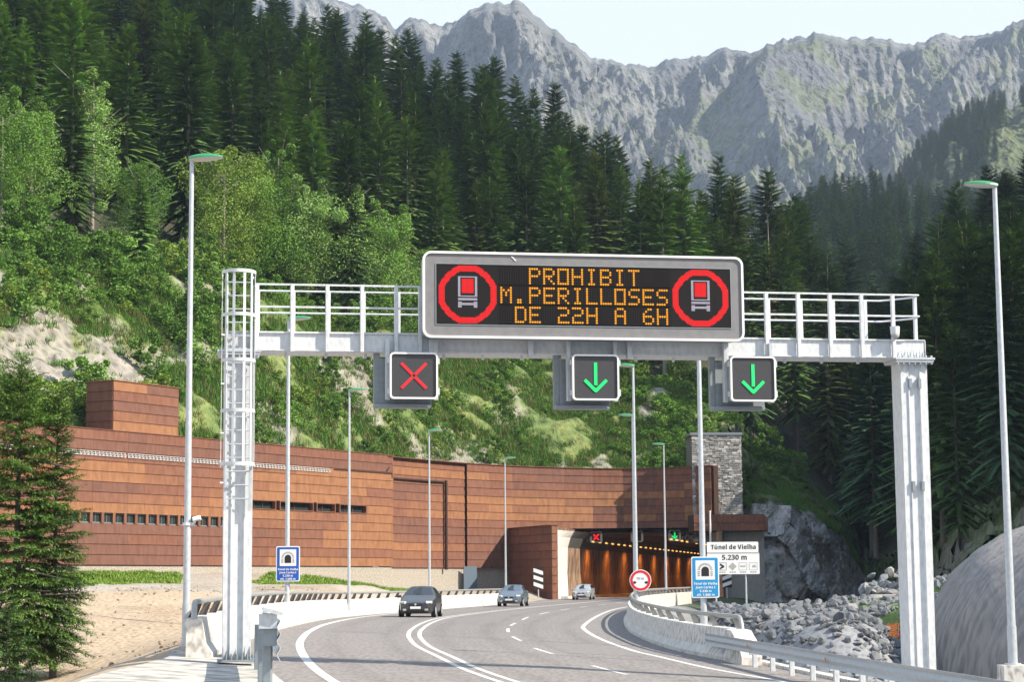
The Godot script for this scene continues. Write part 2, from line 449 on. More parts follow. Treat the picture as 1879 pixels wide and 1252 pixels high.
func near_y(x: float, z: float) -> float:
	var lp := on(LEFT_PARAPET, z)
	var rp := on(RIGHT_PARAPET, z)
	var r := road_y(x, z)
	if x < lp + 0.3:
		var d := lp - x
		var base := lerpf(-1.7, 1.3, smoothstep(46, 88, z + d * 0.25))
		var to_wall := wall_z(x) - z
		base += 0.3 * smoothstep(92, 125, z) + 0.9 * (1.0 - smoothstep(2, 24, to_wall))
		base = lerpf(base, 0.75, smoothstep(-22, -8, x) * smoothstep(115, 135, z))
		base += relief.get_noise_2d(x * 3, z * 3) * 0.22 * smoothstep(1.5, 5, d)
		return lerpf(r - 0.06, base, smoothstep(1.0, 6.5, d)) if z < 92 else lerpf(r - 0.06, base, smoothstep(0.6, 3.5, d))
	if x > rp - 0.25:
		var d := x - rp
		var bed := -2.3 + 1.6 * smoothstep(95, 150, z)
		bed += bump2(x, z, 10.2, 76, 4.2, 22) * 2.7      # rock-armoured bank beside the parapet
		bed += bump2(x, z, 17.0, 88, 3.6, 20) * 2.8      # and the one across the stream
		bed += bump2(x, z, 22.5, 96, 3.5, 20) * 3.6
		bed += smoothstep(19, 26, x) * (1.0 - smoothstep(80, 110, z)) * 2.2
		bed += smoothstep(24, 40, x - (z - 90) * 0.12) * 5.0
		bed += relief.get_noise_2d(x * 2.4, z * 2.4) * 0.35
		return lerpf(r - 0.06, bed, smoothstep(0.9, 4.2, d))
	return r - 0.16

const HILL := [   # bearing (pixels of a 3600-pixel lens), then stations going up the slope: distance, height
	[-900, 120, 5, 122, 12, 140, 28, 200, 60, 400, 150, 470, 145],
	[0, 146, 4, 148, 12, 172, 31, 250, 60, 420, 138, 480, 132],
	[200, 156, 4, 158, 12, 182, 31, 260, 57, 410, 123, 470, 116],
	[400, 167, 4, 169, 12, 192, 31, 265, 53, 400, 107, 460, 99],
	[600, 182, 4, 184, 12, 205, 28.5, 270, 48, 395, 95, 450, 86],
	[720, 192, 4, 194, 12, 213, 28.5, 275, 47, 388, 87, 440, 79],
	[850, 204, 4, 206, 12, 226, 28, 280, 45, 370, 79, 430, 71],
	[1000, 211, 8, 213, 12, 234, 26.5, 280, 41, 350, 68, 410, 60],
	[1150, 215, 8, 217, 12, 236, 25.5, 280, 39, 325, 51, 390, 43],
	[1300, 211, 8, 212, 12, 232, 23, 270, 34, 310, 45, 360, 39],
	[1360, 214, 7.5, 215, 9.5, 224, 18, 266, 31, 305, 43, 350, 37],
	[1375, 208, -3, 211, 9.5, 222, 15, 262, 29, 310, 43, 355, 38],
	[1450, 210, -3, 213, 9.3, 224, 12.5, 258, 22, 320, 40, 370, 36],
	[1530, 216, -3, 220, 7, 230, 9, 255, 15, 330, 37, 390, 34],
	[1580, 224, -3, 231, 1, 242, 4, 262, 9, 300, 22, 350, 18],
	[1650, 170, -3, 185, 0.5, 210, 4, 255, 12, 330, 30, 380, 28],
	[1750, 125, -3, 140, 1, 180, 7, 240, 20, 340, 42, 420, 38],
	[1879, 110, -3, 125, 1.5, 165, 9, 230, 24, 340, 50, 440, 46],
	[2100, 80, -2, 95, 4, 150, 12, 220, 34, 330, 84, 450, 90],
	[2700, 50, -2, 60, 4, 100, 10, 170, 34, 300, 90, 450, 110]]

func stations(px: float) -> PackedFloat32Array:
	var i := 0
	while i < HILL.size() - 2 and HILL[i + 1][0] < px: i += 1
	var t: float = clampf((px - HILL[i][0]) / (HILL[i + 1][0] - HILL[i][0]), 0, 1)
	var s := PackedFloat32Array()
	for k in range(1, 13): s.append(lerpf(HILL[i][k], HILL[i + 1][k], t))
	return s

func hill_y(px: float, z: float) -> float:
	var s := stations(px)
	if z <= s[0]: return s[1]
	for k in 5:
		if z <= s[2 * k + 2]: return lerpf(s[2 * k + 1], s[2 * k + 3], (z - s[2 * k]) / (s[2 * k + 2] - s[2 * k]))
	return s[11]

func bearing(x: float, z: float) -> float:
	return 939.5 + 3600.0 * x / z

func far_hill_y(px: float, z: float) -> float:
	var top := 0.0
	var keys := [[300, 20], [900, 60], [1200, 84], [1400, 138], [1500, 160], [1600, 164], [1750, 152], [1879, 158], [2200, 180], [2700, 220]]
	for i in keys.size() - 1:
		if px >= keys[i][0] and px <= keys[i + 1][0]: top = lerpf(keys[i][1], keys[i + 1][1], (px - keys[i][0]) / (keys[i + 1][0] - keys[i][0]))
	return lerpf(10, top, pow(clampf((z - 380) / 470.0, 0, 1), 0.9)) if z < 850 else top - (z - 850) * 0.2

func build_land() -> void:
	# the ground near the road
	var pos := []
	var cols := PackedColorArray()
	var nu := 190
	var nv := 260
	for j in nv:
		var z := lerpf(6, 214, pow(float(j) / (nv - 1), 1.15))
		for i in nu:
			var x := lerpf(-58, 62, float(i) / (nu - 1))
			pos.append(Vector3(x, near_y(x, z), -z))
			cols.append(near_color(x, z))
	var ground := grid(nu, nv, pos, cols)
	struct("ground", ground, M.soil)
	# the wooded slope behind the building and round the valley
	pos = []
	cols = PackedColorArray()
	var us := []
	var u := -900.0
	while u <= 2700.0:
		us.append(u)
		u += 12.0 if u > -120 and u < 2000 else 60.0
	var parts := [14, 30, 16, 16, 5]
	var rough := noise(0.16, 4, FastNoiseLite.TYPE_SIMPLEX, FastNoiseLite.FRACTAL_RIDGED, 63)
	var rows := 0
	for k in 5:
		for q in parts[k] + (1 if k == 4 else 0):
			rows += 1
			for px in us:
				var s := stations(px)
				var t: float = float(q) / parts[k]
				var z := lerpf(s[2 * k], s[2 * k + 2], t)
				var y := lerpf(s[2 * k + 1], s[2 * k + 3], t)
				var x: float = (px - 939.5) / 3600.0 * z
				var cut := 1.0 if k == 1 else 0.35
				if k == 0 and px > 1330: cut = 1.0
				var nz := rough.get_noise_3d(x, y * 0.8, z) * 0.9 * cut + relief.get_noise_3d(x, y, z) * 1.0
				if px > 1330 and k <= 1: nz = rough.get_noise_3d(x * 0.9 + y * 0.35, y * 0.7, z) * 2.0 + relief.get_noise_3d(x * 2, y * 2, z * 2) * 1.6
				if px < 1330 and k == 0: nz = 0.0
				if px < 1330 and k == 1: nz *= smoothstep(0.0, 0.15, t)
				pos.append(Vector3(x, y + nz * 0.7, -z + nz * 0.8))
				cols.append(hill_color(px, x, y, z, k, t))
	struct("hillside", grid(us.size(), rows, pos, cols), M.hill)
	build_rock_face()
	# the farther wooded hill
	pos = []
	cols = PackedColorArray()
	for j in 36:
		var z := lerpf(370, 1000, float(j) / 35)
		for i in 90:
			var px := lerpf(300, 2700, float(i) / 89)
			var x := (px - 939.5) / 3600.0 * z
			pos.append(Vector3(x, far_hill_y(px, z) - 2, -z))
			cols.append(Color(0.05, 0.065, 0.03))
	struct("far_hill", grid(90, 36, pos, cols), M.hill)

func build_rock_face() -> void:   # the blasted rock right of the portal: broken into blocks and ledges
	var cell := noise(0.30, 2, FastNoiseLite.TYPE_CELLULAR, FastNoiseLite.FRACTAL_NONE, 91)
	cell.cellular_return_type = FastNoiseLite.RETURN_CELL_VALUE
	var fine := noise(0.75, 2, FastNoiseLite.TYPE_CELLULAR, FastNoiseLite.FRACTAL_NONE, 92)
	fine.cellular_return_type = FastNoiseLite.RETURN_CELL_VALUE
	var nu := 110
	var nv := 64
	var p := []
	for j in nv:
		var t := float(j) / (nv - 1)
		for i in nu:
			var px := lerpf(1352, 1568, float(i) / (nu - 1))
			var s := stations(px)
			var y := lerpf(s[1], s[3] + 0.3, t)
			var z := lerpf(s[0], s[2] + 0.4, t)
			var x := (px - 939.5) / 3600.0 * z
			var q := Vector3(x * 0.9 + y * 0.5, y * 0.75 - x * 0.25, z)
			var o := 0.25 + 0.75 * cell.get_noise_3dv(q) + 0.28 * fine.get_noise_3dv(q) + relief.get_noise_3d(x * 4, y * 4, z) * 0.9
			o += 1.1 * sin(PI * clampf(float(i) / (nu - 1), 0, 1)) * (0.5 + 0.5 * t) * smoothstep(1.0, 0.8, t)
			p.append([Vector3(x, y, -z + 0.9 + o), cell.get_noise_3dv(q), fine.get_noise_3dv(q * 1.3)])
	var b := MB.new()
	for j in nv - 1:
		for i in nu - 1:
			var a: Array = p[j * nu + i]
			var lum: float = 0.40 + 0.12 * a[1] + 0.07 * a[2]
			var warm: float = 0.06 * relief.get_noise_3dv(a[0] * 1.5)
			b.col = Color(lum * (1.0 + warm), lum, lum * (1.02 - warm))
			b.quad(a[0], p[j * nu + i + 1][0], p[(j + 1) * nu + i + 1][0], p[(j + 1) * nu + i][0])
	struct("rock_face", b.mesh(), M.soil)

func near_color(x: float, z: float) -> Color:
	var lp := on(LEFT_PARAPET, z)
	var rp := on(RIGHT_PARAPET, z)
	var sand := Color(0.47, 0.365, 0.258)
	var gravel := Color(0.42, 0.375, 0.32)
	var grass := Color(0.13, 0.19, 0.04)
	var n := patches.get_noise_2d(x * 2.5, z * 1.2)
	var m := relief.get_noise_2d(x * 7, z * 7)
	if x < lp + 0.3:
		var c := sand.lerp(gravel, smoothstep(84, 92, z + n * 4))
		c = c.lerp(Color(0.34, 0.25, 0.165), clampf(n * 1.6 + m, 0, 1) * 0.7)
		var px := bearing(x, z)
		var dz := wall_z(x) - z
		var lawn := smoothstep(34, 30, dz + n * 5) * smoothstep(2.0, 5.0, dz + m * 2) * maxf(smoothstep(330, 318, px + n * 20), smoothstep(478, 500, px + n * 25) * smoothstep(750, 720, px - n * 25))
		return c.lerp(grass, clampf(lawn * 1.3, 0, 1))
	if x > rp - 0.25:
		var c := Color(0.27, 0.28, 0.30).lerp(Color(0.20, 0.19, 0.18), clampf(n + m, 0, 1))
		var lawn := maxf(smoothstep(13.5, 14.2, x + n * 0.8) * smoothstep(66, 70, z) * smoothstep(94, 90, z), smoothstep(18.9, 19.6, x + n) * smoothstep(66, 70, z) * smoothstep(110, 100, z))
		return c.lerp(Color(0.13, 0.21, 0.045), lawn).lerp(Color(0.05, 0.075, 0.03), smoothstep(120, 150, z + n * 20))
	return Color(0.3, 0.28, 0.26)

func hill_color(px: float, x: float, y: float, z: float, k: int, t: float) -> Color:
	var n := patches.get_noise_3d(x * 2.2, y * 2.2, z)
	var m := relief.get_noise_3d(x * 3, y * 3, z * 3)
	var grass := Color(0.13, 0.215, 0.04).lerp(Color(0.24, 0.28, 0.075), clampf(m * 1.5 + 0.2, 0, 1))
	var rock := Color(0.38, 0.35, 0.31).lerp(Color(0.27, 0.25, 0.23), clampf(m * 2, 0, 1))
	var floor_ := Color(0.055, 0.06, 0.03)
	if px > 1330:
		rock = Color(0.62, 0.62, 0.62).lerp(Color(0.34, 0.32, 0.30), clampf(m * 2 + n, 0, 1))
		if k == 0: return rock
		if k == 1: return Color(0.10, 0.14, 0.04).lerp(Color(0.2, 0.19, 0.16), clampf(n * 2, 0, 1))
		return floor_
	if k <= 1:
		var rocky := 0.1
		if px < 330: rocky = smoothstep(0.20, 0.30, t) * (1.0 - smoothstep(0.50, 0.62, t + n * 0.3)) * (1.0 - smoothstep(240, 330, px))
		rocky = maxf(rocky, 0.9 * smoothstep(0.17, 0.34, n + 0.02))
		return grass.lerp(rock, clampf(rocky, 0, 1))
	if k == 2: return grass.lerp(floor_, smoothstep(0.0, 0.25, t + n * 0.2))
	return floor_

func strip(line: Array, off0: float, off1: float, z0: float, z1: float, lift: float, step := 1.0) -> ArrayMesh:   # a painted band along a line of the road
	var b := MB.new()
	var k := maxi(2, int((z1 - z0) / step) + 1)
	var prev := []
	for i in k:
		var z := lerpf(z0, z1, float(i) / (k - 1))
		var x := on(line, z)
		var d := Vector2(on(line, z + 0.3) - on(line, z - 0.3), 0.6).normalized()
		var pts := []
		for o in [off0, off1]:
			var xx: float = x + d.y * o
			var zz: float = z - d.x * o
			pts.append(Vector3(xx, road_y(xx, zz) + lift, -zz))
		if prev.size(): b.quad(prev[0], prev[1], pts[1], pts[0])
		prev = pts
	return b.mesh()

func build_road() -> void:
	var pos := []
	var tint := PackedColorArray()
	var nu := 64
	var nv := 330
	for j in nv:
		var z := lerpf(0, 345, float(j) / (nv - 1))
		var zz := minf(z, 262)
		var x0 := on(LEFT_PARAPET, zz) + 0.02
		if z < 41: x0 = on(LEFT_EDGE, zz) - lerpf(1.3, 1.9, smoothstep(20, 41, z))
		if z > 153: x0 = lerpf(x0, on(LEFT_EDGE, zz) - 3.4, smoothstep(153, 163, z))
		var x1 := on(RIGHT_PARAPET, zz) + (0.15 if z > 51 else 0.9)
		for i in nu:
			var x := lerpf(x0, x1, float(i) / (nu - 1)) + (z - zz) * 0.2
			pos.append(Vector3(x, road_y(x, z), -z))
			# wear: wheel tracks polished a little darker, oil down the middle of each lane, patchy repairs
			var c := 1.0 + 0.10 * patches.get_noise_2d(x * 1.5, z * 0.35) + 0.05 * relief.get_noise_2d(x * 8, z * 2)
			for q in [[LEFT_EDGE, DOUBLE_LINE], [DOUBLE_LINE, LANE_LINE], [LANE_LINE, RIGHT_EDGE]]:
				var l0 := on(q[0], zz)
				var f: float = (x - (z - zz) * 0.2 - l0) / (on(q[1], zz) - l0)
				if f > 0 and f < 1: c -= 0.15 * exp(-pow((f - 0.25) / 0.09, 2)) + 0.15 * exp(-pow((f - 0.75) / 0.09, 2)) + 0.05 * exp(-pow((f - 0.5) / 0.07, 2))
			tint.append(Color(c, c, c))
	struct("road", grid(nu, nv, pos, tint), M.asphalt)
	struct("edge_marking", strip(LEFT_EDGE, -0.10, 0.10, 0, 262, 0.005), M.paint)
	struct("centre_marking", strip(DOUBLE_LINE, -0.245, -0.105, 0, 262, 0.005), M.paint)
	struct("centre_marking", strip(DOUBLE_LINE, 0.105, 0.245, 0, 262, 0.005), M.paint)
	struct("edge_marking", strip(RIGHT_EDGE, -0.09, 0.09, 0, 262, 0.005), M.paint)
	for d in [[40.87, 44.78], [51.2, 55.07], [61.3, 65.5], [70.5, 75.3], [79.6, 84.0], [90.0, 96.0], [102.3, 108.3], [115, 120], [127, 132], [139, 144], [151, 156], [163, 168], [175, 180], [187, 192], [28.5, 33]]:
		struct("lane_marking", strip(LANE_LINE, -0.06, 0.06, d[0], d[1], 0.005), M.paint)
	for j in [[LANE_LINE, 0.6, 2.6, 52, 61], [LEFT_EDGE, 0.7, 2.4, 63, 70], [DOUBLE_LINE, 0.9, 2.9, 84, 97]]: struct("road_patch", strip(j[0], j[1], j[2], j[3], j[4], 0.003), M.patch)
	# pale concrete verge round the gantry's foot
	var b := MB.new()
	var prev := []
	for i in 31:
		var z := lerpf(16, 41.5, i / 30.0)
		var xr := on(LEFT_EDGE, z) - 0.9
		var xl := xr - lerpf(3.4, 1.9, smoothstep(28, 41, z))
		var a := Vector3(xl, road_y(xl, z) + 0.02, -z)
		var c := Vector3(xr, road_y(xr, z) + 0.006, -z)
		if prev.size():
			b.quad(prev[0], prev[1], c, a)
			b.quad(prev[0] - Vector3.UP * 0.8, prev[0], a, a - Vector3.UP * 0.8)
		prev = [a, c]
	struct("verge_pavement", b.mesh(), M.verge)
	# right-hand kerb below the guard rail
	var kerb := []
	for i in 40:
		var z := lerpf(10, 51, i / 39.0)
		var x := on(RIGHT_PARAPET, z) + 0.75
		kerb.append(Vector3(x, road_y(x, z), -z))
	b = MB.new()
	b.sweep(kerb, [Vector2(-0.12, -0.5), Vector2(0.14, -0.5), Vector2(0.14, 0.08), Vector2(-0.12, 0.08)])
	struct("kerb", b.mesh(), M.concrete)

# ---------------------------------------------------------------- mountains
const SPURS := [   # rock ribs: points of (bearing pixel, picture height, distance), then how far they stand out
	[[960, 5, 2800], [930, 90, 2640], [905, 190, 2420], [990, 265, 2250], 120],
	[[760, 30, 2800], [735, 110, 2650], [700, 200, 2480], 70], [[835, 42, 2800], [805, 105, 2660], [790, 150, 2560], 50],
	[[870, 10, 2800], [850, 70, 2680], 40], [[690, 15, 2800], [650, 90, 2600], 60], [[560, -20, 2800], [540, 80, 2600], 60],
	[[1050, 70, 2800], [1080, 170, 2560], [1110, 260, 2330], 50], [[1130, 108, 2800], [1180, 170, 2600], 35],
	[[1535, 62, 2800], [1528, 125, 2640], [1475, 160, 2500], [1390, 205, 2330], 110],
	[[1345, 85, 2800], [1335, 130, 2660], 55], [[1300, 98, 2800], [1295, 140, 2660], 45], [[1240, 108, 2800], [1225, 150, 2640], 40],
	[[1300, 190, 2450], [1250, 240, 2300], [1200, 310, 2080], 60], [[1480, 215, 2350], [1500, 270, 2180], [1520, 330, 2000], 60],
	[[1400, 215, 2350], [1390, 280, 2150], [1380, 340, 1950], 50], [[1600, 190, 2400], [1620, 260, 2180], [1630, 330, 1980], 60],
	[[1665, 80, 2800], [1645, 140, 2620], 50], [[1750, 62, 2800], [1715, 140, 2620], [1660, 205, 2430], 80],
	[[1879, 35, 2800], [1810, 120, 2580], [1740, 190, 2330], 90], [[1840, 50, 2800], [1830, 110, 2660], 40], [[1950, 0, 2800], [1900, 110, 2560], 80]]
const HOLLOWS := [[1462, 2690, 85, 110, 105], [850, 2660, 95, 150, 130], [1290, 2700, 55, 90, 55], [1790, 2650, 80, 130, 75], [1100, 2620, 60, 120, 40], [1640, 2560, 60, 110, 45], [735, 2690, 40, 90, 45]]   # cirques carved to shade the faces: bearing, distance, half width, half depth, how deep
const SKYLINE := [[100, -120], [400, -50], [500, -18], [560, -22], [640, 4], [690, 14], [712, 28], [728, 50], [742, 38], [760, 30], [800, 35], [820, 40], [835, 42], [848, 30], [870, 10], [888, 5], [905, 3], [920, -3], [932, 4], [950, 0], [965, 5], [985, 22], [1000, 35], [1025, 50], [1050, 70], [1085, 100], [1110, 106], [1130, 108], [1200, 118], [1240, 108], [1270, 103], [1300, 98], [1330, 86], [1345, 85], [1380, 90], [1425, 75], [1470, 64], [1500, 58], [1540, 62], [1600, 70], [1640, 72], [1665, 80], [1700, 75], [1720, 66], [1750, 60], [1775, 66], [1800, 65], [1840, 50], [1879, 35], [1950, 0], [2150, -70]]

func sky_y(px: float) -> float:
	for i in SKYLINE.size() - 1:
		if px < SKYLINE[i + 1][0]: return lerpf(SKYLINE[i][1], SKYLINE[i + 1][1], clampf((px - SKYLINE[i][0]) / (SKYLINE[i + 1][0] - SKYLINE[i][0]), 0, 1))
	return -70.0

func alt(px: float, py: float, d: float) -> float:   # height of what is seen at that picture height at that distance
	return EYE + d * tan(atan(444.0 / 3600.0) + atan((626.0 - (px - 939.5) * 0.008 - py) / 3600.0))

func build_mountains() -> void:
	var segs := []
	for s in SPURS:
		for i in s.size() - 2:
			var a: Array = s[i]
			var c: Array = s[i + 1]
			segs.append([Vector2((a[0] - 939.5) / 3600.0 * a[2] * 1.025, a[2]), Vector2((c[0] - 939.5) / 3600.0 * c[2] * 1.025, c[2]), s[-1] * (1.3 if s[-1] >= 100 else 0.8)])
	var ridged := noise(0.0075, 6, FastNoiseLite.TYPE_SIMPLEX, FastNoiseLite.FRACTAL_RIDGED, 71)
	var small := noise(0.03, 4, FastNoiseLite.TYPE_SIMPLEX, FastNoiseLite.FRACTAL_RIDGED, 72)
	var soft := noise(0.004, 4, FastNoiseLite.TYPE_SIMPLEX, FastNoiseLite.FRACTAL_FBM, 73)
	var nu := 470
	var nv := 150
	var pos := []
	for j in nv:
		var t := float(j) / (nv - 1)
		var d := lerpf(1700, 2800, t) if j < nv - 6 else 2800.0 + (j - nv + 6) * 30.0
		for i in nu:
			var px := lerpf(350, 2050, float(i) / (nu - 1))
			var x := (px - 939.5) / 3600.0 * d * 1.025
			var f := clampf((d - 1700) / 1100.0, 0, 1)
			var low := alt(px, 445, 1700)
			var jag := ridged.get_noise_2d(px * 2.2, 900.0) * 7.0 - 3.0
			var top := alt(px, sky_y(px) - jag, 2800)
			# cliffs below, a gentler bench in the middle, the wall under the ridge
			var prof := f * 0.62 + 0.38 * smoothstep(0.42, 1.0, f) + 0.10 * smoothstep(0.05, 0.45, f) * (1 - f)
			var y := lerpf(low, top, clampf(prof, 0, 1))
			var p := Vector2(x, d)
			var r := 0.0
			for s in segs:
				var a: Vector2 = s[0]
				if absf(x - a.x) > 330: continue
				var ab: Vector2 = s[1] - a
				var q := clampf((p - a).dot(ab) / ab.length_squared(), 0, 1)
				var e := a + ab * q - p
				r = maxf(r, s[2] * (1.0 - 0.25 * q) - (absf(e.x) * (1.5 if e.x > 0 else 0.62) + absf(e.y) * 0.25))
			for q in HOLLOWS:
				var hx: float = x - (q[0] - 939.5) / 3600.0 * q[1] * 1.025
				var hd: float = d - q[1]
				if absf(hx) > q[2] or absf(hd) > q[3]: continue
				r -= q[4] * (1.0 - smoothstep(0.35, 1.0, sqrt(pow(hx / (q[2] * (0.62 if hx > 0 else 1.0)), 2) + pow(hd / q[3], 2))))
			var keep := 1.0 - smoothstep(0.88, 1.0, f)
			y += r * keep * smoothstep(0.0, 0.15, f)
			var bench := smoothstep(0.42, 0.5, f) * (1 - smoothstep(0.6, 0.7, f)) * smoothstep(1230, 1300, px) * (1 - smoothstep(1520, 1580, px))
			var rug := (1.0 - 0.75 * bench)
			y += (ridged.get_noise_2d(x * 0.75 + d * 0.22, d * 0.30) * 30 - 8 + small.get_noise_2d(x, d * 0.42) * 15) * rug * lerpf(0.16, 1.0, keep)
			var most := alt(px, sky_y(px) - jag + 4.0 + 30.0 * (1.0 - f), d)   # nothing in front stands above the skyline
			if y > most - 8 and d < 2790: y = most - 8 + 8 * (1.0 - exp(-(y - most + 8) / 8.0))
			if d > 2800: y -= (d - 2800) * 1.2
			pos.append(Vector3(x, y, -d))
	var cols := PackedColorArray()
	for j in nv:
		for i in nu:
			var k := j * nu + i
			var p: Vector3 = pos[k]
			var a: Vector3 = pos[j * nu + mini(i + 1, nu - 1)] - pos[j * nu + maxi(i - 1, 0)]
			var b: Vector3 = pos[mini(j + 1, nv - 1) * nu + i] - pos[maxi(j - 1, 0) * nu + i]
			var up := absf(a.cross(b).normalized().y)
			var px := 939.5 - 3600.0 * p.x / p.z / 1.025
			var n := soft.get_noise_2d(p.x * 2, p.z * 2)
			var rock := Color(0.125, 0.133, 0.148).lerp(Color(0.235, 0.24, 0.248), clampf(n * 2 + 0.3 + small.get_noise_2d(p.x * 2, p.z) * 0.4, 0, 1))
			var green := smoothstep(0.54, 0.76, up + n * 0.5) * (0.8 if px > 1040 else 0.55)
			green *= 1.0 - 0.9 * smoothstep(2550, 2680, -p.z)
			if px < 1000 and p.y > 560: green *= 0.3
			if px > 1040 and px < 1260 and p.z < -2350: green *= 0.45
			var ledge := smoothstep(1240, 1330, px) * smoothstep(1560, 1480, px) * smoothstep(2300, 2380, -p.z) * smoothstep(2600, 2520, -p.z)
			green = maxf(green, ledge * smoothstep(-0.25, 0.1, n + up - 0.75))
			cols.append(rock.lerp(Color(0.105, 0.128, 0.062), clampf(green, 0, 1)))
	struct("mountains", grid(nu, nv, pos, cols), M.mountain)
	build_knoll(ridged, soft)

func knoll_y(px: float, d: float) -> float:
	var top := 330.0
	var ks := [[1560, 500], [1640, 390], [1700, 315], [1760, 262], [1800, 238], [1850, 222], [1900, 212], [2200, 150]]
	for q in ks.size() - 1:
		if px >= ks[q][0] and px <= ks[q + 1][0]: top = lerpf(ks[q][1], ks[q + 1][1], (px - ks[q][0]) / (ks[q + 1][0] - ks[q][0]))
	return lerpf(alt(px, 480, 1150), alt(px, top, 1500), smoothstep(1100, 1500, d)) - maxf(0, d - 1500) * 0.5

func build_knoll(ridged: FastNoiseLite, soft: FastNoiseLite) -> void:
	# the wooded knoll in front of them on the right
	var pos := []
	var cols := PackedColorArray()
	for j in 40:
		var d := lerpf(1150, 1600, j / 39.0)
		for i in 90:
			var px := lerpf(1560, 2200, i / 89.0)
			var y := knoll_y(px, d)
			var x := (px - 939.5) / 3600.0 * d
			y += ridged.get_noise_2d(x * 2, d * 2) * 8
			pos.append(Vector3(x, y, -d))
			cols.append(Color(0.13, 0.16, 0.07).lerp(Color(0.07, 0.09, 0.045), clampf(soft.get_noise_2d(x * 4, d * 4) * 2 + 0.2, 0, 1)))
	struct("knoll", grid(90, 40, pos, cols), M.mountain)

# ---------------------------------------------------------------- the gantry and what hangs on it
const GANTRY_AT := Vector3(-5.26, 0.14, -38.0)
const GANTRY_TURN := 0.1668

func build_gantry() -> void:
	var t := thing("gantry", "tall galvanised steel sign gantry spanning the road with railed walkway and ladder cage", "gantry", GANTRY_AT, GANTRY_TURN)
	# legs: welded box columns with flutes
	for side in 2:
		var x0 := -0.06 if side == 0 else 13.63
		var low := 0.06 if side == 0 else -1.6
		var w := 0.57
		var b := MB.new()
		var o := []
		# outline of the column seen from above: two shallow grooves on the front and back
		var hx := w * 0.5
		for q in [[-hx, -0.26], [hx, -0.26], [hx, 0.26], [0.12, 0.26], [0.105, 0.225], [-0.105, 0.225], [-0.12, 0.26], [-hx, 0.26]]: o.append(Vector2(q[0], q[1]))
		for i in o.size():
			var a: Vector2 = o[i]
			var c: Vector2 = o[(i + 1) % o.size()]
			b.quad(Vector3(x0 + c.x * 0.93, low, c.y), Vector3(x0 + a.x * 0.93, low, a.y), Vector3(x0 + a.x, 5.93, a.y), Vector3(x0 + c.x, 5.93, c.y))
		var leg := part("leg", b.mesh(), M.galv_white, t)
		b = MB.new()
		for s in [-1, 1]: b.box(Vector3(x0 + s * 0.125, (low + 5.6) * 0.5, 0.272), Vector3(0.022, 5.6 - low, 0.03))
		part("seam", b.mesh(), M.galv_white, leg)
		b = MB.new()
		b.box(Vector3(x0, 5.955, 0), Vector3(0.84, 0.045, 0.76)); b.box(Vector3(x0, 5.905, 0), Vector3(0.80, 0.045, 0.72))
		for i in 7:
			b.cyl(Vector3(x0 - 0.36 + i * 0.12, 5.84, 0.33), Vector3(x0 - 0.36 + i * 0.12, 6.02, 0.33), 0.022, 0.022, 6)
		for i in 5:
			b.tri(Vector3(x0 - 0.26 + i * 0.13, 5.88, 0.265), Vector3(x0 - 0.26 + i * 0.13, 5.66, 0.265), Vector3(x0 - 0.26 + i * 0.13, 5.88, 0.36))
			b.tri(Vector3(x0 - 0.26 + i * 0.13, 5.98, 0.265), Vector3(x0 - 0.26 + i * 0.13, 5.98, 0.34), Vector3(x0 - 0.26 + i * 0.13, 6.16, 0.265))
		part("flange", b.mesh(), M.galv, leg)
		if side == 0:
			b = MB.new()
			b.box(Vector3(x0, 0.03, 0), Vector3(0.72, 0.05, 0.72))
			for i in 6:
				var xx := x0 - 0.25 + i * 0.1
				b.quad(Vector3(xx, 0.055, 0.26), Vector3(xx, 0.055, 0.35), Vector3(xx, 0.1, 0.35), Vector3(xx, 0.32, 0.262))
				b.cyl(Vector3(xx + 0.05, 0.05, 0.32), Vector3(xx + 0.05, 0.16, 0.32), 0.02, 0.02, 6)
			part("base_plate", b.mesh(), M.galv_dark, leg)
		else:
			for yy in [5.45, 3.35]:
				for s in [-1, 1]:
					b = MB.new()
					b.bbox(Vector3(x0 + s * 0.1, yy, 0.29), Vector3(0.075, 0.19, 0.06), 0.012)
					part("bracket", b.mesh(), M.galv_dark, leg)
	# beam
	var b := MB.new()
	b.box(Vector3(6.79, 6.155, 0.235), Vector3(14.16, 0.36, 0.012))
	b.box(Vector3(6.79, 6.155, -0.5), Vector3(14.16, 0.36, 0.012))
	b.box(Vector3(6.79, 5.97, -0.13), Vector3(13.1, 0.012, 0.74))
	for e in [-0.32, 13.9]: b.box(Vector3(e, 6.155, -0.13), Vector3(0.02, 0.36, 0.75))
	var beam := part("beam", b.mesh(), M.galv_white, t)
	b = MB.new()
	b.box(Vector3(6.79, 6.345, -0.13), Vector3(14.2, 0.02, 0.80))
	for yy in [5.985, 6.33]: b.box(Vector3(6.79, yy, 0.262), Vector3(13.3, 0.02, 0.04))
	part("walkway", b.mesh(), M.galv_white, beam)
	for i in 17:
		var c := MB.new()
		c.bbox(Vector3(0.85 + i * 0.78, 5.92, -0.05), Vector3(0.055, 0.09, 0.055), 0.01)
		part("spigot", c.mesh(), M.galv_white, beam)
	# railing posts: front ones run down over the face of the beam, rear ones stand on the walkway
	var post := MB.new()
	post.bbox(Vector3(0, 6.615, 0.315), Vector3(0.075, 1.31, 0.075), 0.008)
	var pm := post.mesh()
	var fx := [0.27, 0.95, 1.633, 2.31, 2.98, 3.455]
	for i in 5: fx.append(10.51 + i * 0.672)
	for x in fx: part("rail_post", pm, M.galv_white, t, Vector3(x, 0, 0))
	var rear := MB.new()
	rear.bbox(Vector3(0, 6.81, -0.56), Vector3(0.075, 0.92, 0.06), 0.008)
	var rm := rear.mesh()
	for i in 19: part("rail_post", rm, M.galv_white, t, Vector3(0.32 + i * 0.7, 0, 0))
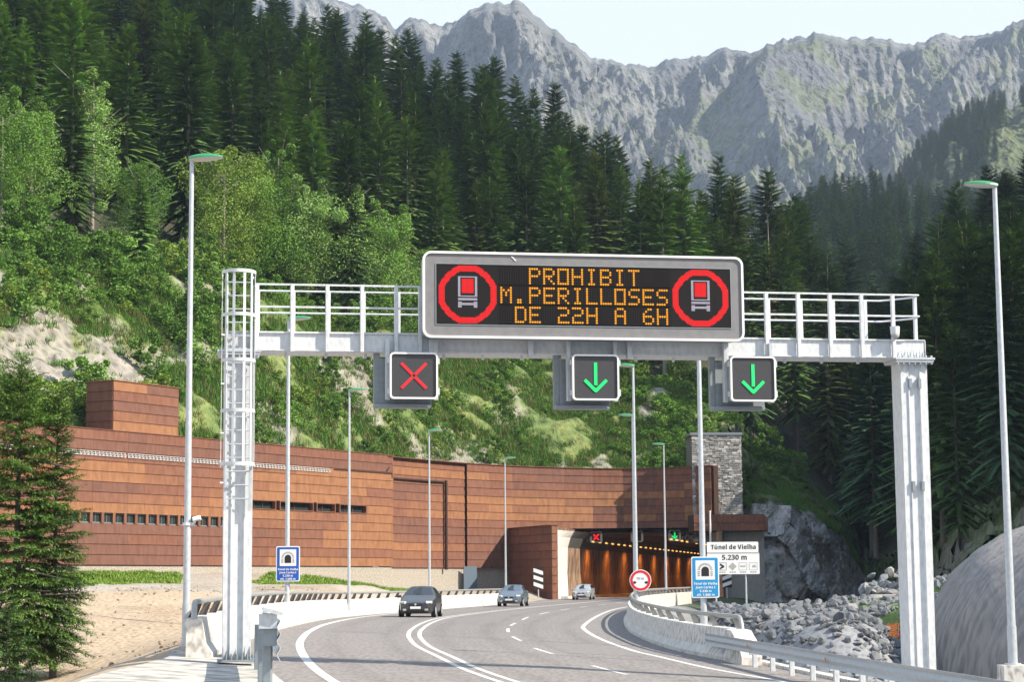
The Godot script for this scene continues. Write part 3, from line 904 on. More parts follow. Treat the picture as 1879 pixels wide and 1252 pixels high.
	for yy in [7.27, 6.83]:
		var f := MB.new()
		f.box(Vector3(6.85, yy, 0.32), Vector3(13.2, 0.035, 0.035))
		part("front_rail", f.mesh(), M.galv_white, t)
		f = MB.new()
		f.tube([Vector3(0.3, yy, -0.56), Vector3(13.25, yy, -0.56), Vector3(13.5, yy + 0.01, -0.42), Vector3(13.76, yy, -0.02), Vector3(13.76, yy, 0.32), Vector3(13.3, yy, 0.32)], 0.02, 6)
		part("rear_rail", f.mesh(), M.galv_white, t)
	var ep := MB.new()
	ep.bbox(Vector3(13.76, 6.8, 0.1), Vector3(0.07, 0.92, 0.07), 0.008)
	part("rail_post", ep.mesh(), M.galv_white, t)
	# ladder with its safety cage on the left leg
	var lad := part("ladder", ladder_rails(), M.galv, t)
	for i in 17:
		var r := MB.new()
		r.cyl(Vector3(-0.30, 3.1 + i * 0.262, 0.36), Vector3(0.16, 3.1 + i * 0.262, 0.36), 0.014, 0.014, 6)
		part("rung", r.mesh(), M.galv, lad)
	var cage := part("ladder_cage", cage_bars(), M.galv_white, t)
	for yy in [7.46, 6.62, 5.74, 4.77, 3.75]:
		var hp := MB.new()
		var inner := PackedVector2Array()
		var pts := []
		for i in 23:
			var a := lerpf(-0.18, PI + 0.18, i / 22.0)
			pts.append(Vector3(-0.085 + cos(a) * 0.325, yy, 0.42 + sin(a) * 0.40))
		for i in 22:
			var d: Vector3 = pts[i + 1] - pts[i]
			hp.box((pts[i] + pts[i + 1]) * 0.5, Vector3(d.length() + 0.006, 0.065, 0.012), Basis(Vector3.UP, -atan2(d.z, d.x)))
		part("hoop", hp.mesh(), M.galv_white, cage)
	for i in 4:
		var br := MB.new()
		br.tube([Vector3(-0.32, 3.4 + i * 0.95, 0.27), Vector3(-0.36, 3.4 + i * 0.95, 0.42), Vector3(-0.41, 3.4 + i * 0.95, 0.44)], 0.02, 5)
		part("clamp", br.mesh(), M.galv_white, cage)
	# dome camera on the right-hand railing
	var cam := thing("dome_camera", "small round camera on the right end of the gantry railing", "camera", GANTRY_AT + Basis(Vector3.UP, GANTRY_TURN) * Vector3(13.2, 6.36, 0.36), GANTRY_TURN)
	var d := MB.new()
	d.cyl(Vector3(0, -0.02, 0), Vector3(0, 0.1, 0), 0.03, 0.03, 8); d.cyl(Vector3(0, 0.08, 0.04), Vector3(0, 0.24, 0.04), 0.09, 0.10, 12)
	part("housing", d.mesh(), M.galv_white, cam)
	var sp := SphereMesh.new()
	sp.radius = 0.085; sp.height = 0.17; sp.radial_segments = 16; sp.rings = 8
	part("dome", sp, M.sign_grey, cam, Vector3(0, 0.07, 0.05))

func ladder_rails() -> ArrayMesh:
	var b := MB.new()
	for x in [-0.31, 0.17]:
		b.bbox(Vector3(x, 5.05, 0.36), Vector3(0.06, 4.35, 0.03), 0.006)
		b.tube([Vector3(x, 7.2, 0.36), Vector3(x, 7.36, 0.37), Vector3(x, 7.42, 0.46), Vector3(x * 1.08, 7.34, 0.5)], 0.022, 6)
	return b.mesh()

func cage_bars() -> ArrayMesh:
	var b := MB.new()
	for a in [-0.1, 0.72, 1.25, 1.9, 2.45, PI + 0.1]:
		var bot := 3.7
		b.box(Vector3(-0.085 + cos(a) * 0.315, (bot + 7.46) * 0.5, 0.42 + sin(a) * 0.385), Vector3(0.05, 7.46 - bot, 0.012), Basis(Vector3.UP, PI * 0.5 - a))
	return b.mesh()

const FONT := {
	"P": ["11110", "10001", "10001", "11110", "10000", "10000", "10000"], "R": ["11110", "10001", "10001", "11110", "10100", "10010", "10001"],
	"O": ["11111", "10001", "10001", "10001", "10001", "10001", "11111"], "H": ["10001", "10001", "10001", "11111", "10001", "10001", "10001"],
	"I": ["01110", "00100", "00100", "00100", "00100", "00100", "01110"], "B": ["11110", "10001", "10001", "11110", "10001", "10001", "11110"],
	"T": ["11111", "00100", "00100", "00100", "00100", "00100", "00100"], "M": ["10001", "11011", "10101", "10101", "10001", "10001", "10001"],
	".": ["00000", "00000", "00000", "00000", "00000", "01100", "01100"], "E": ["11111", "10000", "10000", "11110", "10000", "10000", "11111"],
	"L": ["10000", "10000", "10000", "10000", "10000", "10000", "11111"], "S": ["01111", "10000", "10000", "01110", "00001", "00001", "11110"],
	"D": ["11110", "10001", "10001", "10001", "10001", "10001", "11110"], "2": ["11110", "00001", "00001", "01110", "10000", "10000", "11111"],
	"A": ["01110", "10001", "10001", "11111", "10001", "10001", "10001"], "6": ["00110", "01000", "10000", "11110", "10001", "10001", "01110"]}

func dot(im: Image, cx: float, cy: float, r: float, c: Color) -> void:
	for y in range(int(cy - r), int(cy + r) + 2):
		for x in range(int(cx - r), int(cx + r) + 2):
			if x >= 0 and y >= 0 and x < im.get_width() and y < im.get_height() and Vector2(x + 0.5 - cx, y + 0.5 - cy).length() <= r: im.set_pixel(x, y, c)

func screen_images() -> Array:
	var W := 1992
	var H := 400
	var glow := Image.create(W, H, false, Image.FORMAT_RGB8)
	var base := Image.create(W, H, false, Image.FORMAT_RGB8)
	glow.fill(Color(0, 0, 0)); base.fill(Color(0.135, 0.13, 0.135))
	var P := 16
	var x0 := 424
	var tops := [15, 144, 274]
	var text := ["  PROHIBIT", "M.PERILLOSES", " DE 22H A 6H"]
	for row in 3:
		for ch in 12:
			var s: String = text[row].substr(ch, 1)
			base.fill_rect(Rect2i(x0 + ch * 6 * P - 4, tops[row] - 4, 5 * P + 8, 7 * P + 8), Color(0.10, 0.095, 0.10))
			for r in 7:
				for k in 5:
					var cx: float = x0 + (ch * 6 + k) * P + 8
					var cy: float = tops[row] + r * P + 8
					if FONT.has(s) and FONT[s][r][k] == "1": dot(glow, cx, cy, 7.2, Color(1.0, 0.66, 0.13))
					else: dot(base, cx, cy, 4.5, Color(0.19, 0.185, 0.19))
		base.fill_rect(Rect2i(x0 - 16, tops[row] + 7 * P + 5, 12 * 6 * P + 20, 6), Color(0.045, 0.045, 0.05))
	# two square panels of fine red and white diodes: a lorry with dangerous load in a ring
	for side in 2:
		var ox := 8 if side == 0 else W - 408
		var q := 8
		for r in 50:
			for k in 50:
				var dx := k - 24.5
				var dy := r - 24.5
				var d := sqrt(dx * dx + dy * dy)
				var oct := maxf(maxf(absf(dx), absf(dy)), (absf(dx) + absf(dy)) * 0.7305)
				d = d * 0.68 + oct * 0.32
				var c := Color(0, 0, 0)
				if d < 24.4 and d > 19.4: c = Color(1.0, 0.06, 0.10)
				var ax := absf(dx + 0.0)
				if ax < 7.6 and dy > -15.5 and dy < 2.0 and (ax > 6.0 or dy < -14.0 or dy > 0.5): c = Color(0.72, 0.70, 0.76)
				if ax < 5.1 and dy > -12.6 and dy < -1.2: c = Color(1.0, 0.05, 0.10)
				if ax < 7.6 and dy > 3.4 and dy < 5.0: c = Color(0.72, 0.70, 0.76)
				if ax < 7.6 and ((dy > 7.4 and dy < 9.0) or (ax > 5.4 and dy > 5.9 and dy < 11.0)): c = Color(0.72, 0.70, 0.76)
				var cx := ox + k * q + 4.0
				var cy := r * q + 4.0
				if c.r > 0: dot(glow, cx, cy, 3.9, c)
				else: dot(base, cx, cy, 2.2, Color(0.175, 0.165, 0.165))
	return [ImageTexture.create_from_image(base), ImageTexture.create_from_image(glow)]

func gantry_point(v: Vector3) -> Vector3:
	return GANTRY_AT + Basis(Vector3.UP, GANTRY_TURN) * v

func build_message_sign() -> void:
	var t := thing("message_sign", "wide grey electronic message sign with orange text between two red rings, on the gantry", "message sign", gantry_point(Vector3(6.645, 7.035, 0.42)), GANTRY_TURN)
	var W := 6.43
	var H := 1.70
	var b := MB.new()
	b.prism(rrect(W - 0.06, H - 0.06, 0.15), 0.0, 0.46)
	part("housing", b.mesh(), M.galv_dark, t)
	b = MB.new()
	b.prism(rrect(W - 0.04, H - 0.04, 0.15), 0.462, 0.50)
	part("front_plate", b.mesh(), M.bezel, t)
	b = MB.new()
	b.ring(rrect(W, H, 0.17), rrect(W - 0.085, H - 0.085, 0.13), 0.45, 0.535)
	part("frame", b.mesh(), M.white, t)
	var sw := 5.90
	var sh := 1.185
	var im := screen_images()
	var sm := StandardMaterial3D.new()
	sm.albedo_texture = im[0]; sm.roughness = 0.5; sm.metallic_specular = 0.2
	sm.emission_enabled = true; sm.emission_texture = im[1]; sm.emission = Color.BLACK; sm.emission_energy_multiplier = 0.62
	b = MB.new()
	b.quad_uv(Vector3(-sw / 2, -sh / 2, 0.506), Vector3(sw / 2, -sh / 2, 0.506), Vector3(sw / 2, sh / 2, 0.506), Vector3(-sw / 2, sh / 2, 0.506))
	part("screen", b.mesh(), sm, t, Vector3(0, 0.01, 0))
	b = MB.new()
	b.ring(rrect(sw + 0.03, sh + 0.03, 0.01, 1), rrect(sw, sh, 0.005, 1), 0.498, 0.514)
	part("screen_surround", b.mesh(), M.galv_dark, t, Vector3(0, 0.01, 0))
	for x in [-2.98, -1.0, 1.0, 2.98]:
		b = MB.new()
		b.box(Vector3(x, -0.55, -0.08), Vector3(0.1, 1.2, 0.16))
		part("mount", b.mesh(), M.galv, t)
	b = MB.new()
	b.tube([Vector3(-1.47, 0.77, 0.504), Vector3(-1.43, 0.74, 0.506), Vector3(-1.40, 0.70, 0.505), Vector3(-1.375, 0.69, 0.504)], 0.011, 5)
	part("scuff", b.mesh(), M.white, t)

func bar2(b: MB, p: Vector2, q: Vector2, w: float, z: float) -> void:
	var d := (q - p).normalized() * w * 0.5
	var s := Vector2(-d.y, d.x)
	var o := PackedVector2Array([p - s - d * 0.4, q - s + d * 0.4, q + s + d * 0.4, p + s - d * 0.4])
	b.prism(o, z - 0.012, z)

func glow_mat(c: Color, e: float) -> StandardMaterial3D:
	var m := mat(Color(c.r * 0.5, c.g * 0.5, c.b * 0.5), 0.5)
	m.emission_enabled = true; m.emission = c; m.emission_energy_multiplier = e
	return m

func build_lane_signals() -> void:
	var red: StandardMaterial3D = M.red_glow
	var green: StandardMaterial3D = M.green_glow
	var list := [[3.278, "dark square lane signal showing a red cross, left of the three on the gantry", true], [6.873, "square lane signal with a green down arrow beneath the middle of the message sign", false], [10.078, "square lane signal with a green down arrow at the right end of the message sign", false]]
	for s in list:
		var t := thing("lane_signal", s[1], "lane signal", gantry_point(Vector3(s[0], 5.462, 0.40)), GANTRY_TURN, "lane signals hung from the gantry")
		var b := MB.new()
		b.prism(rrect(0.90, 0.86, 0.06), 0.0, 0.30)
		part("housing", b.mesh(), M.galv_dark, t)
		b = MB.new()
		b.prism(rrect(0.90, 0.87, 0.06), 0.303, 0.325)
		part("face", b.mesh(), M.face, t)
		b = MB.new()
		b.ring(rrect(0.935, 0.905, 0.08), rrect(0.87, 0.84, 0.055), 0.29, 0.36)
		part("frame", b.mesh(), M.white, t)
		# hanger: two channels down from the beam and a sill behind the box
		b = MB.new()
		b.bbox(Vector3(-0.475, 0.16, -0.02), Vector3(0.085, 1.20, 0.13), 0.012); b.bbox(Vector3(0.47, 0.16, -0.02), Vector3(0.085, 1.20, 0.13), 0.012)
		part("hanger", b.mesh(), M.galv, t)
		b = MB.new()
		b.bbox(Vector3(-0.66, 0.02, -0.36), Vector3(0.12, 1.16, 0.12), 0.012); b.bbox(Vector3(0.36, 0.02, -0.36), Vector3(0.12, 1.16, 0.12), 0.012)
		b.bbox(Vector3(-0.16, -0.54, -0.30), Vector3(1.10, 0.085, 0.24), 0.012)
		b.box(Vector3(-0.15, -0.06, -0.30), Vector3(0.92, 0.92, 0.06))
		part("rear_frame", b.mesh(), M.galv_dark, t)
		b = MB.new()
		for yy in [0.30, -0.30]:
			b.bbox(Vector3(0.485, yy, 0.29), Vector3(0.04, 0.13, 0.09), 0.01); b.bbox(Vector3(-0.485, yy, 0.27), Vector3(0.04, 0.1, 0.09), 0.01)
		part("latch", b.mesh(), M.galv, t)
		b = MB.new()
		if s[2]:
			for q in [[-1, -1], [1, -1], [-1, 1], [1, 1]]: bar2(b, Vector2(q[0] * 0.03, q[1] * 0.03), Vector2(q[0] * 0.235, q[1] * 0.235), 0.055, 0.34)
		else:
			bar2(b, Vector2(0, 0.28), Vector2(0, -0.14), 0.062, 0.34)
			bar2(b, Vector2(-0.21, -0.06), Vector2(0, -0.265), 0.062, 0.342); bar2(b, Vector2(0.21, -0.06), Vector2(0, -0.265), 0.062, 0.344)
		part("cross_light" if s[2] else "arrow_light", b.mesh(), red if s[2] else green, t)

# ---------------------------------------------------------------- lamp posts
func make_lamp(h: float, r0: float, reach: float, label: String, at: Vector3, turn: float) -> Node3D:
	var t := thing("street_lamp", label, "street lamp", at, turn, "street lamps along the road")
	var b := MB.new()
	b.cyl(Vector3.ZERO, Vector3(0, h, 0), r0, r0 * 0.55, 14)
	part("pole", b.mesh(), M.galv, t)
	b = MB.new()
	b.cyl(Vector3(0, -0.02, 0), Vector3(0, 0.04, 0), r0 * 1.9, r0 * 1.9, 14); b.cyl(Vector3(0, 0.04, 0), Vector3(0, 0.9, 0), r0 * 1.12, r0 * 1.1, 14)
	part("pole_foot", b.mesh(), M.galv, t)
	# lantern: a flat boat-shaped hood, green above, pale below
	var top := MB.new()
	var bot := MB.new()
	var n := 9
	var pr := []
	for i in n:
		var s := float(i) / (n - 1)
		var w := 0.05 + 0.145 * pow(sin(clampf(s * 0.86 + 0.10, 0, 1) * PI), 0.7)
		var up := 0.035 + 0.075 * pow(sin(clampf(s * 0.9 + 0.12, 0, 1) * PI), 0.8)
		pr.append([-0.06 + s * (reach + 0.06), w, up])
	for i in n - 1:
		var a: Array = pr[i]
		var c: Array = pr[i + 1]
		var k := 8
		for j in k:
			var t0 := PI * j / k
			var t1 := PI * (j + 1) / k
			var p := [Vector3(a[0], sin(t0) * a[2], cos(t0) * a[1]), Vector3(a[0], sin(t1) * a[2], cos(t1) * a[1]), Vector3(c[0], sin(t1) * c[2], cos(t1) * c[1]), Vector3(c[0], sin(t0) * c[2], cos(t0) * c[1])]
			top.quad(p[0], p[3], p[2], p[1])
			bot.quad(p[1] * Vector3(1, -0.55, 0.93), p[2] * Vector3(1, -0.55, 0.93), p[3] * Vector3(1, -0.55, 0.93), p[0] * Vector3(1, -0.55, 0.93))
	var tilt := Basis(Vector3.BACK, 0.06)
	part("hood", top.mesh(), M.lamp_green, t, Vector3(0, h + 0.03, 0), tilt)
	part("lens", bot.mesh(), M.lamp_glass, t, Vector3(0, h + 0.03, 0), tilt)
	return t

func build_lamps() -> void:
	var lamps := [[-7.11, 43.0, 0.31, 0.085, 0.70, 0, "street lamp with white camera on its pole, beside the left leg of the gantry"],
		[-8.0, 69.8, 0.2, 0.095, 0.80, 0, "street lamp carrying the dark blue tunnel sign behind the left parapet"],
		[-8.0, 96.0, 0.0, 0.085, 0.8, 0, "street lamp at the left parapet, lantern just left of the red cross signal"],
		[-5.2, 122.0, 0.0, 0.085, 0.8, 0, "street lamp at the left parapet behind the black car"],
		[-0.62, 150.0, 0.0, 0.085, 0.8, 0, "small distant street lamp behind the silver blue car near the tunnel"],
		[11.65, 46.5, -0.40, 0.10, 0.75, 1, "street lamp in front of the grey mound at the right edge"],
		[5.74, 60.0, -0.3, 0.10, 0.75, 1, "street lamp carrying the light blue tunnel sign, lantern hidden by the message sign"],
		[5.32, 86.0, -0.1, 0.095, 0.75, 1, "street lamp carrying the round red sign at the bend of the right parapet"],
		[6.84, 112.0, 0.0, 0.085, 0.8, 1, "street lamp just left of and behind the one with the round red sign"],
		[10.45, 136.0, 0.0, 0.085, 0.8, 1, "slim street lamp on the far parapet in front of the tunnel mouth"]]
	for l in lamps:
		var base: float = l[2]
		var top := EYE + 9.42
		if l[1] == 46.5: top = EYE + 9.38
		var t := make_lamp(top - base, l[3], l[4], l[6], Vector3(l[0], base, -l[1]), 0.0 if l[5] == 0 else PI)
	var b := MB.new()
	b.bbox(Vector3(0.0, -0.1, 0), Vector3(0.64, 0.8, 0.6), 0.02)
	tag(solo("lamp_plinth", b.mesh(), M.concrete, "", "", Vector3(-7.11, -0.1, -43.0)), "concrete block under the lamp beside the gantry's left leg", "plinth")
	b = MB.new()
	b.bbox(Vector3(0, -0.4, 0), Vector3(0.62, 0.8, 0.6), 0.02)
	tag(solo("lamp_plinth", b.mesh(), M.concrete, "", "", Vector3(11.65, -0.4, -46.5)), "concrete block under the lamp in front of the grey mound", "plinth")
	# camera on the first pole
	var c := thing("camera", "white surveillance camera on a bracket halfway up the lamp post near the gantry", "camera", Vector3(-7.11, 2.98, -43.0), 0.0)
	b = MB.new()
	b.bbox(Vector3(0.21, 0.07, 0.06), Vector3(0.17, 0.10, 0.11), 0.02, Basis(Vector3.BACK, 0.25))
	part("housing", b.mesh(), M.white, c)
	b = MB.new()
	b.cyl(Vector3(0, -0.08, 0), Vector3(0, -0.02, 0), 0.105, 0.105, 12); b.tube([Vector3(0.08, -0.05, 0.02), Vector3(0.15, -0.04, 0.05), Vector3(0.19, 0.04, 0.06)], 0.025, 6)
	part("bracket", b.mesh(), M.white, c)

# ---------------------------------------------------------------- barriers
func along(line: Array, z0: float, z1: float, off: float, step: float) -> Array:
	var out := []
	var k := int(absf(z1 - z0) / step) + 1
	for i in k + 1:
		var z := lerpf(z0, z1, float(i) / k)
		var d := Vector2(on(line, z + 0.4) - on(line, z - 0.4), 0.8).normalized()
		var x := on(line, z) + d.y * off
		var zz := z - d.x * off
		out.append(Vector3(x, road_y(on(line, z), z), -zz))
	return out

func parapet(called: String, label: String, line: Array, z0: float, z1: float, side: float, deep: float) -> void:
	var t := thing(called, label, "parapet")
	# cast in lengths of about eight metres with open joints
	var z := z0
	while z < z1 - 0.5:
		var ze := minf(z + 8.0, z1)
		var b := MB.new()
		var prof := []
		for q in [[0.0, -0.3], [0.0, 0.10], [0.13, 0.30], [0.20, 0.80], [0.215, 0.82], [0.50, 0.82], [0.52, 0.80], [0.52, -deep]]: prof.append(Vector2(q[0] * side, q[1]))
		if side < 0: prof.reverse()
		b.sweep(along(line, z, ze - 0.025, 0.0, 1.0), prof)
		part("concrete_length", b.mesh(), M.concrete, t)
		z = ze
	var rail := along(line, z0 + 0.35, z1 - 0.2, 0.36 * side, 1.0)
	for i in rail.size(): rail[i] += Vector3.UP * 1.13
	var first: Vector3 = rail[0]
	var out: Vector3 = (rail[0] - rail[1]).normalized()
	rail.push_front(first + out * 0.16 + Vector3.DOWN * 0.05)
	rail.push_front(first + out * 0.26 + Vector3.DOWN * 0.16)
	rail.push_front(first + out * 0.33 + Vector3.DOWN * 0.34)
	var b := MB.new()
	b.tube(rail, 0.062, 8)
	part("top_rail", b.mesh(), M.steel_rail, t)
	b = MB.new()   # a leaning blade post, turned to its place
	b.quad(Vector3(-0.16, 0.80, 0), Vector3(0.02, 0.80, 0), Vector3(0.13, 1.10, 0), Vector3(0.0, 1.10, 0))
	b.box(Vector3(-0.07, 0.815, 0), Vector3(0.20, 0.02, 0.12))
	for e in [[-0.16, 0.0], [0.02, 0.13]]:
		b.quad(Vector3(e[0], 0.80, -0.05), Vector3(e[0], 0.80, 0.05), Vector3(e[1], 1.10, 0.05), Vector3(e[1], 1.10, -0.05))
	var pm := b.mesh()
	var zz := z0 + 0.5
	while zz < z1 - 0.4:
		var d := Vector2(on(line, zz + 0.4) - on(line, zz - 0.4), 0.8).normalized()
		var at := Vector3(on(line, zz) + d.y * 0.36 * side, road_y(on(line, zz), zz), -(zz - d.x * 0.36 * side))
		part("rail_post", pm, M.blade if side < 0 else M.steel_rail, t, at, Basis(Vector3.UP, -atan2(d.x, d.y) + (0.0 if side < 0 else PI)))
		zz += 2.7

func w_beam(waves: int, h: float) -> Array:
	var o := []
	var k := waves * 6
	for i in k + 1:
		var s := float(i) / k
		o.append(Vector2(-0.045 * (0.5 - 0.5 * cos(TAU * waves * s)) , (s - 0.5) * h))
	for i in k + 1:
		var s := 1.0 - float(i) / k
		o.append(Vector2(-0.045 * (0.5 - 0.5 * cos(TAU * waves * s)) + 0.012, (s - 0.5) * h))
	return o

func build_barriers() -> void:
	parapet("left_parapet", "long white concrete parapet with metal top rail along the left side of the road", LEFT_PARAPET, 40.0, 153.0, -1.0, 1.6)
	parapet("right_parapet", "curved grey concrete parapet with metal top rail on the right side of the bend", RIGHT_PARAPET, 51.0, 152.0, 1.0, 0.45)
	var b := MB.new()
	b.prism(PackedVector2Array([Vector2(-0.9, -0.7), Vector2(0.75, -0.7), Vector2(0.75, 0.36), Vector2(0.1, 0.34), Vector2(-0.62, 0.02), Vector2(-0.9, -0.3)]), -0.26, 0.26, Transform3D(Basis(Vector3.UP, PI * 0.5 + 0.14), Vector3(5.75, 0.02, -50.1)))
	solo("parapet_end_block", b.mesh(), M.concrete, "white sloping concrete block ending the right parapet behind the guard rail", "concrete block")
	# guard rail on the right
	var t := thing("guard_rail", "galvanised guard rail on square posts along the right side in front", "guard rail")
	var path := []
	for i in 38:
		var z := lerpf(53.5, 14, i / 37.0)
		var x := on([[10, 9.55], [14, 8.95], [28, 7.35], [38, 6.43], [52, 5.26], [60, 4.5]], z)
		path.append(Vector3(x, road_y(x, z) + 0.50, -z))
	b = MB.new()
	b.sweep(path, w_beam(2, 0.31))
	part("beam", b.mesh(), M.galv, t)
	var pm := MB.new()
	pm.bbox(Vector3(0, 0, 0), Vector3(0.11, 0.85, 0.10), 0.012)
	var pmm := pm.mesh()
	var br := MB.new()
	br.box(Vector3(-0.07, 0.2, 0), Vector3(0.12, 0.22, 0.08))
	var brm := br.mesh()
	for i in 19:
		var z := 52.0 - i * 2.0
		var x := on([[10, 9.55], [14, 8.95], [28, 7.35], [38, 6.43], [52, 5.26], [60, 4.5]], z) + 0.20
		var p := part("post", pmm, M.galv_white, t, Vector3(x, road_y(x, z) + 0.2, -z), Basis(Vector3.UP, 0.1))
		part("spacer", brm, M.galv, p)
	for z in [47.6, 39.8]:
		var x := on([[10, 9.55], [14, 8.95], [28, 7.35], [38, 6.43], [52, 5.26], [60, 4.5]], z) - 0.06
		var r := MB.new()
		r.bbox(Vector3.ZERO, Vector3(0.02, 0.10, 0.10), 0.005)
		part("reflector", r.mesh(), M.amber, t, Vector3(x, road_y(x, z) + 0.5, -z))
	# the end of the tall barrier on the left
	t = thing("barrier_end", "end of a tall corrugated steel barrier seen end-on, right of the gantry's left leg", "guard rail")
	path = [Vector3(-3.30, 0.83, -27.2), Vector3(-3.75, 0.83, -30.4), Vector3(-4.2, 0.83, -33.4), Vector3(-4.82, 0.83, -37.3)]
	b = MB.new()
	b.sweep(path, w_beam(3, 0.56), true)
	part("beam", b.mesh(), M.galv, t, Vector3(0.09, 0, 0))
	b = MB.new()
	b.bbox(Vector3(-3.385, 1.23, -27.75), Vector3(0.28, 0.05, 1.1), 0.015, Basis(Vector3.UP, 0.14) * Basis(Vector3.BACK, -0.25))
	b.box(Vector3(-3.39, 1.10, -27.3), Vector3(0.25, 0.2, 0.03), Basis(Vector3.UP, 0.12))
	part("cap", b.mesh(), M.galv, t)
	b = MB.new()
	b.bbox(Vector3(-3.41, 0.98, -27.6), Vector3(0.22, 0.44, 0.5), 0.02, Basis(Vector3.UP, 0.12))
	part("spacer", b.mesh(), M.galv_dark, t)
	for i in 3:
		b = MB.new()
		b.bbox(Vector3(-3.43 - i * 0.62, 0.28, -27.6 - i * 4.3), Vector3(0.13, 1.5 if i == 0 else 1.2, 0.12), 0.015)
		part("post", b.mesh(), M.galv_dark, t)

# ---------------------------------------------------------------- signs
func tunnel_sign(label: String, at: Vector3, blue: StandardMaterial3D, turn := 0.0) -> void:
	var t := thing("tunnel_sign", label, "road sign", at, turn)
	var W := 0.84
	var H := 1.24
	var b := MB.new()
	b.prism(rrect(W, H, 0.06), -0.02, 0.0)
	part("panel", b.mesh(), M.white, t)
	b = MB.new()
	b.prism(rrect(W - 0.07, H - 0.07, 0.04), 0.002, 0.006)
	part("field", b.mesh(), blue, t)
	b = MB.new()
	b.prism(shifted(rrect(0.58, 0.58, 0.01, 1), Vector2(0, 0.215)), 0.008, 0.012)
	var sq := part("pictogram_field", b.mesh(), M.white, t)
	b = MB.new()
	var arch := func(w: float, h: float, y0: float) -> PackedVector2Array:
		var p := PackedVector2Array([Vector2(-w, y0), Vector2(w, y0)])
		for i in 13: p.append(Vector2(cos(PI * i / 12.0) * w, y0 + h - w + sin(PI * i / 12.0) * w))
		return p
	b.prism(arch.call(0.115, 0.29, 0.03), 0.014, 0.018)
	part("arch", b.mesh(), M.black, t)
	# stones of the pictogram's arch
	b = MB.new()
	for i in 13:
		var a := PI * (i + 0.5) / 13.0
		b.box(Vector3(cos(a) * 0.195, 0.205 + sin(a) * 0.195, 0.015), Vector3(0.07, 0.034, 0.003), Basis(Vector3.BACK, a))
	for s in [-1, 1]:
		for i in 3: b.box(Vector3(s * 0.195, 0.05 + i * 0.055, 0.015), Vector3(0.07, 0.04, 0.003))
	part("arch_stones", b.mesh(), M.sign_grey, t)
	var lines := ["Túnel de Vielha", "Joan Carles I", "5.230 m", "alt. 1.600 m"]
	for i in 4: words(t, lines[i], 0.098, Vector3(0, -0.195 - i * 0.112, 0.01), M.white, Basis(), "lettering", true)
	b = MB.new()
	for y in [0.35, -0.35]: b.cyl(Vector3(0, y - 0.03, -0.10), Vector3(0, y + 0.03, -0.10), 0.10, 0.10, 12)
	part("clamp", b.mesh(), M.galv, t)

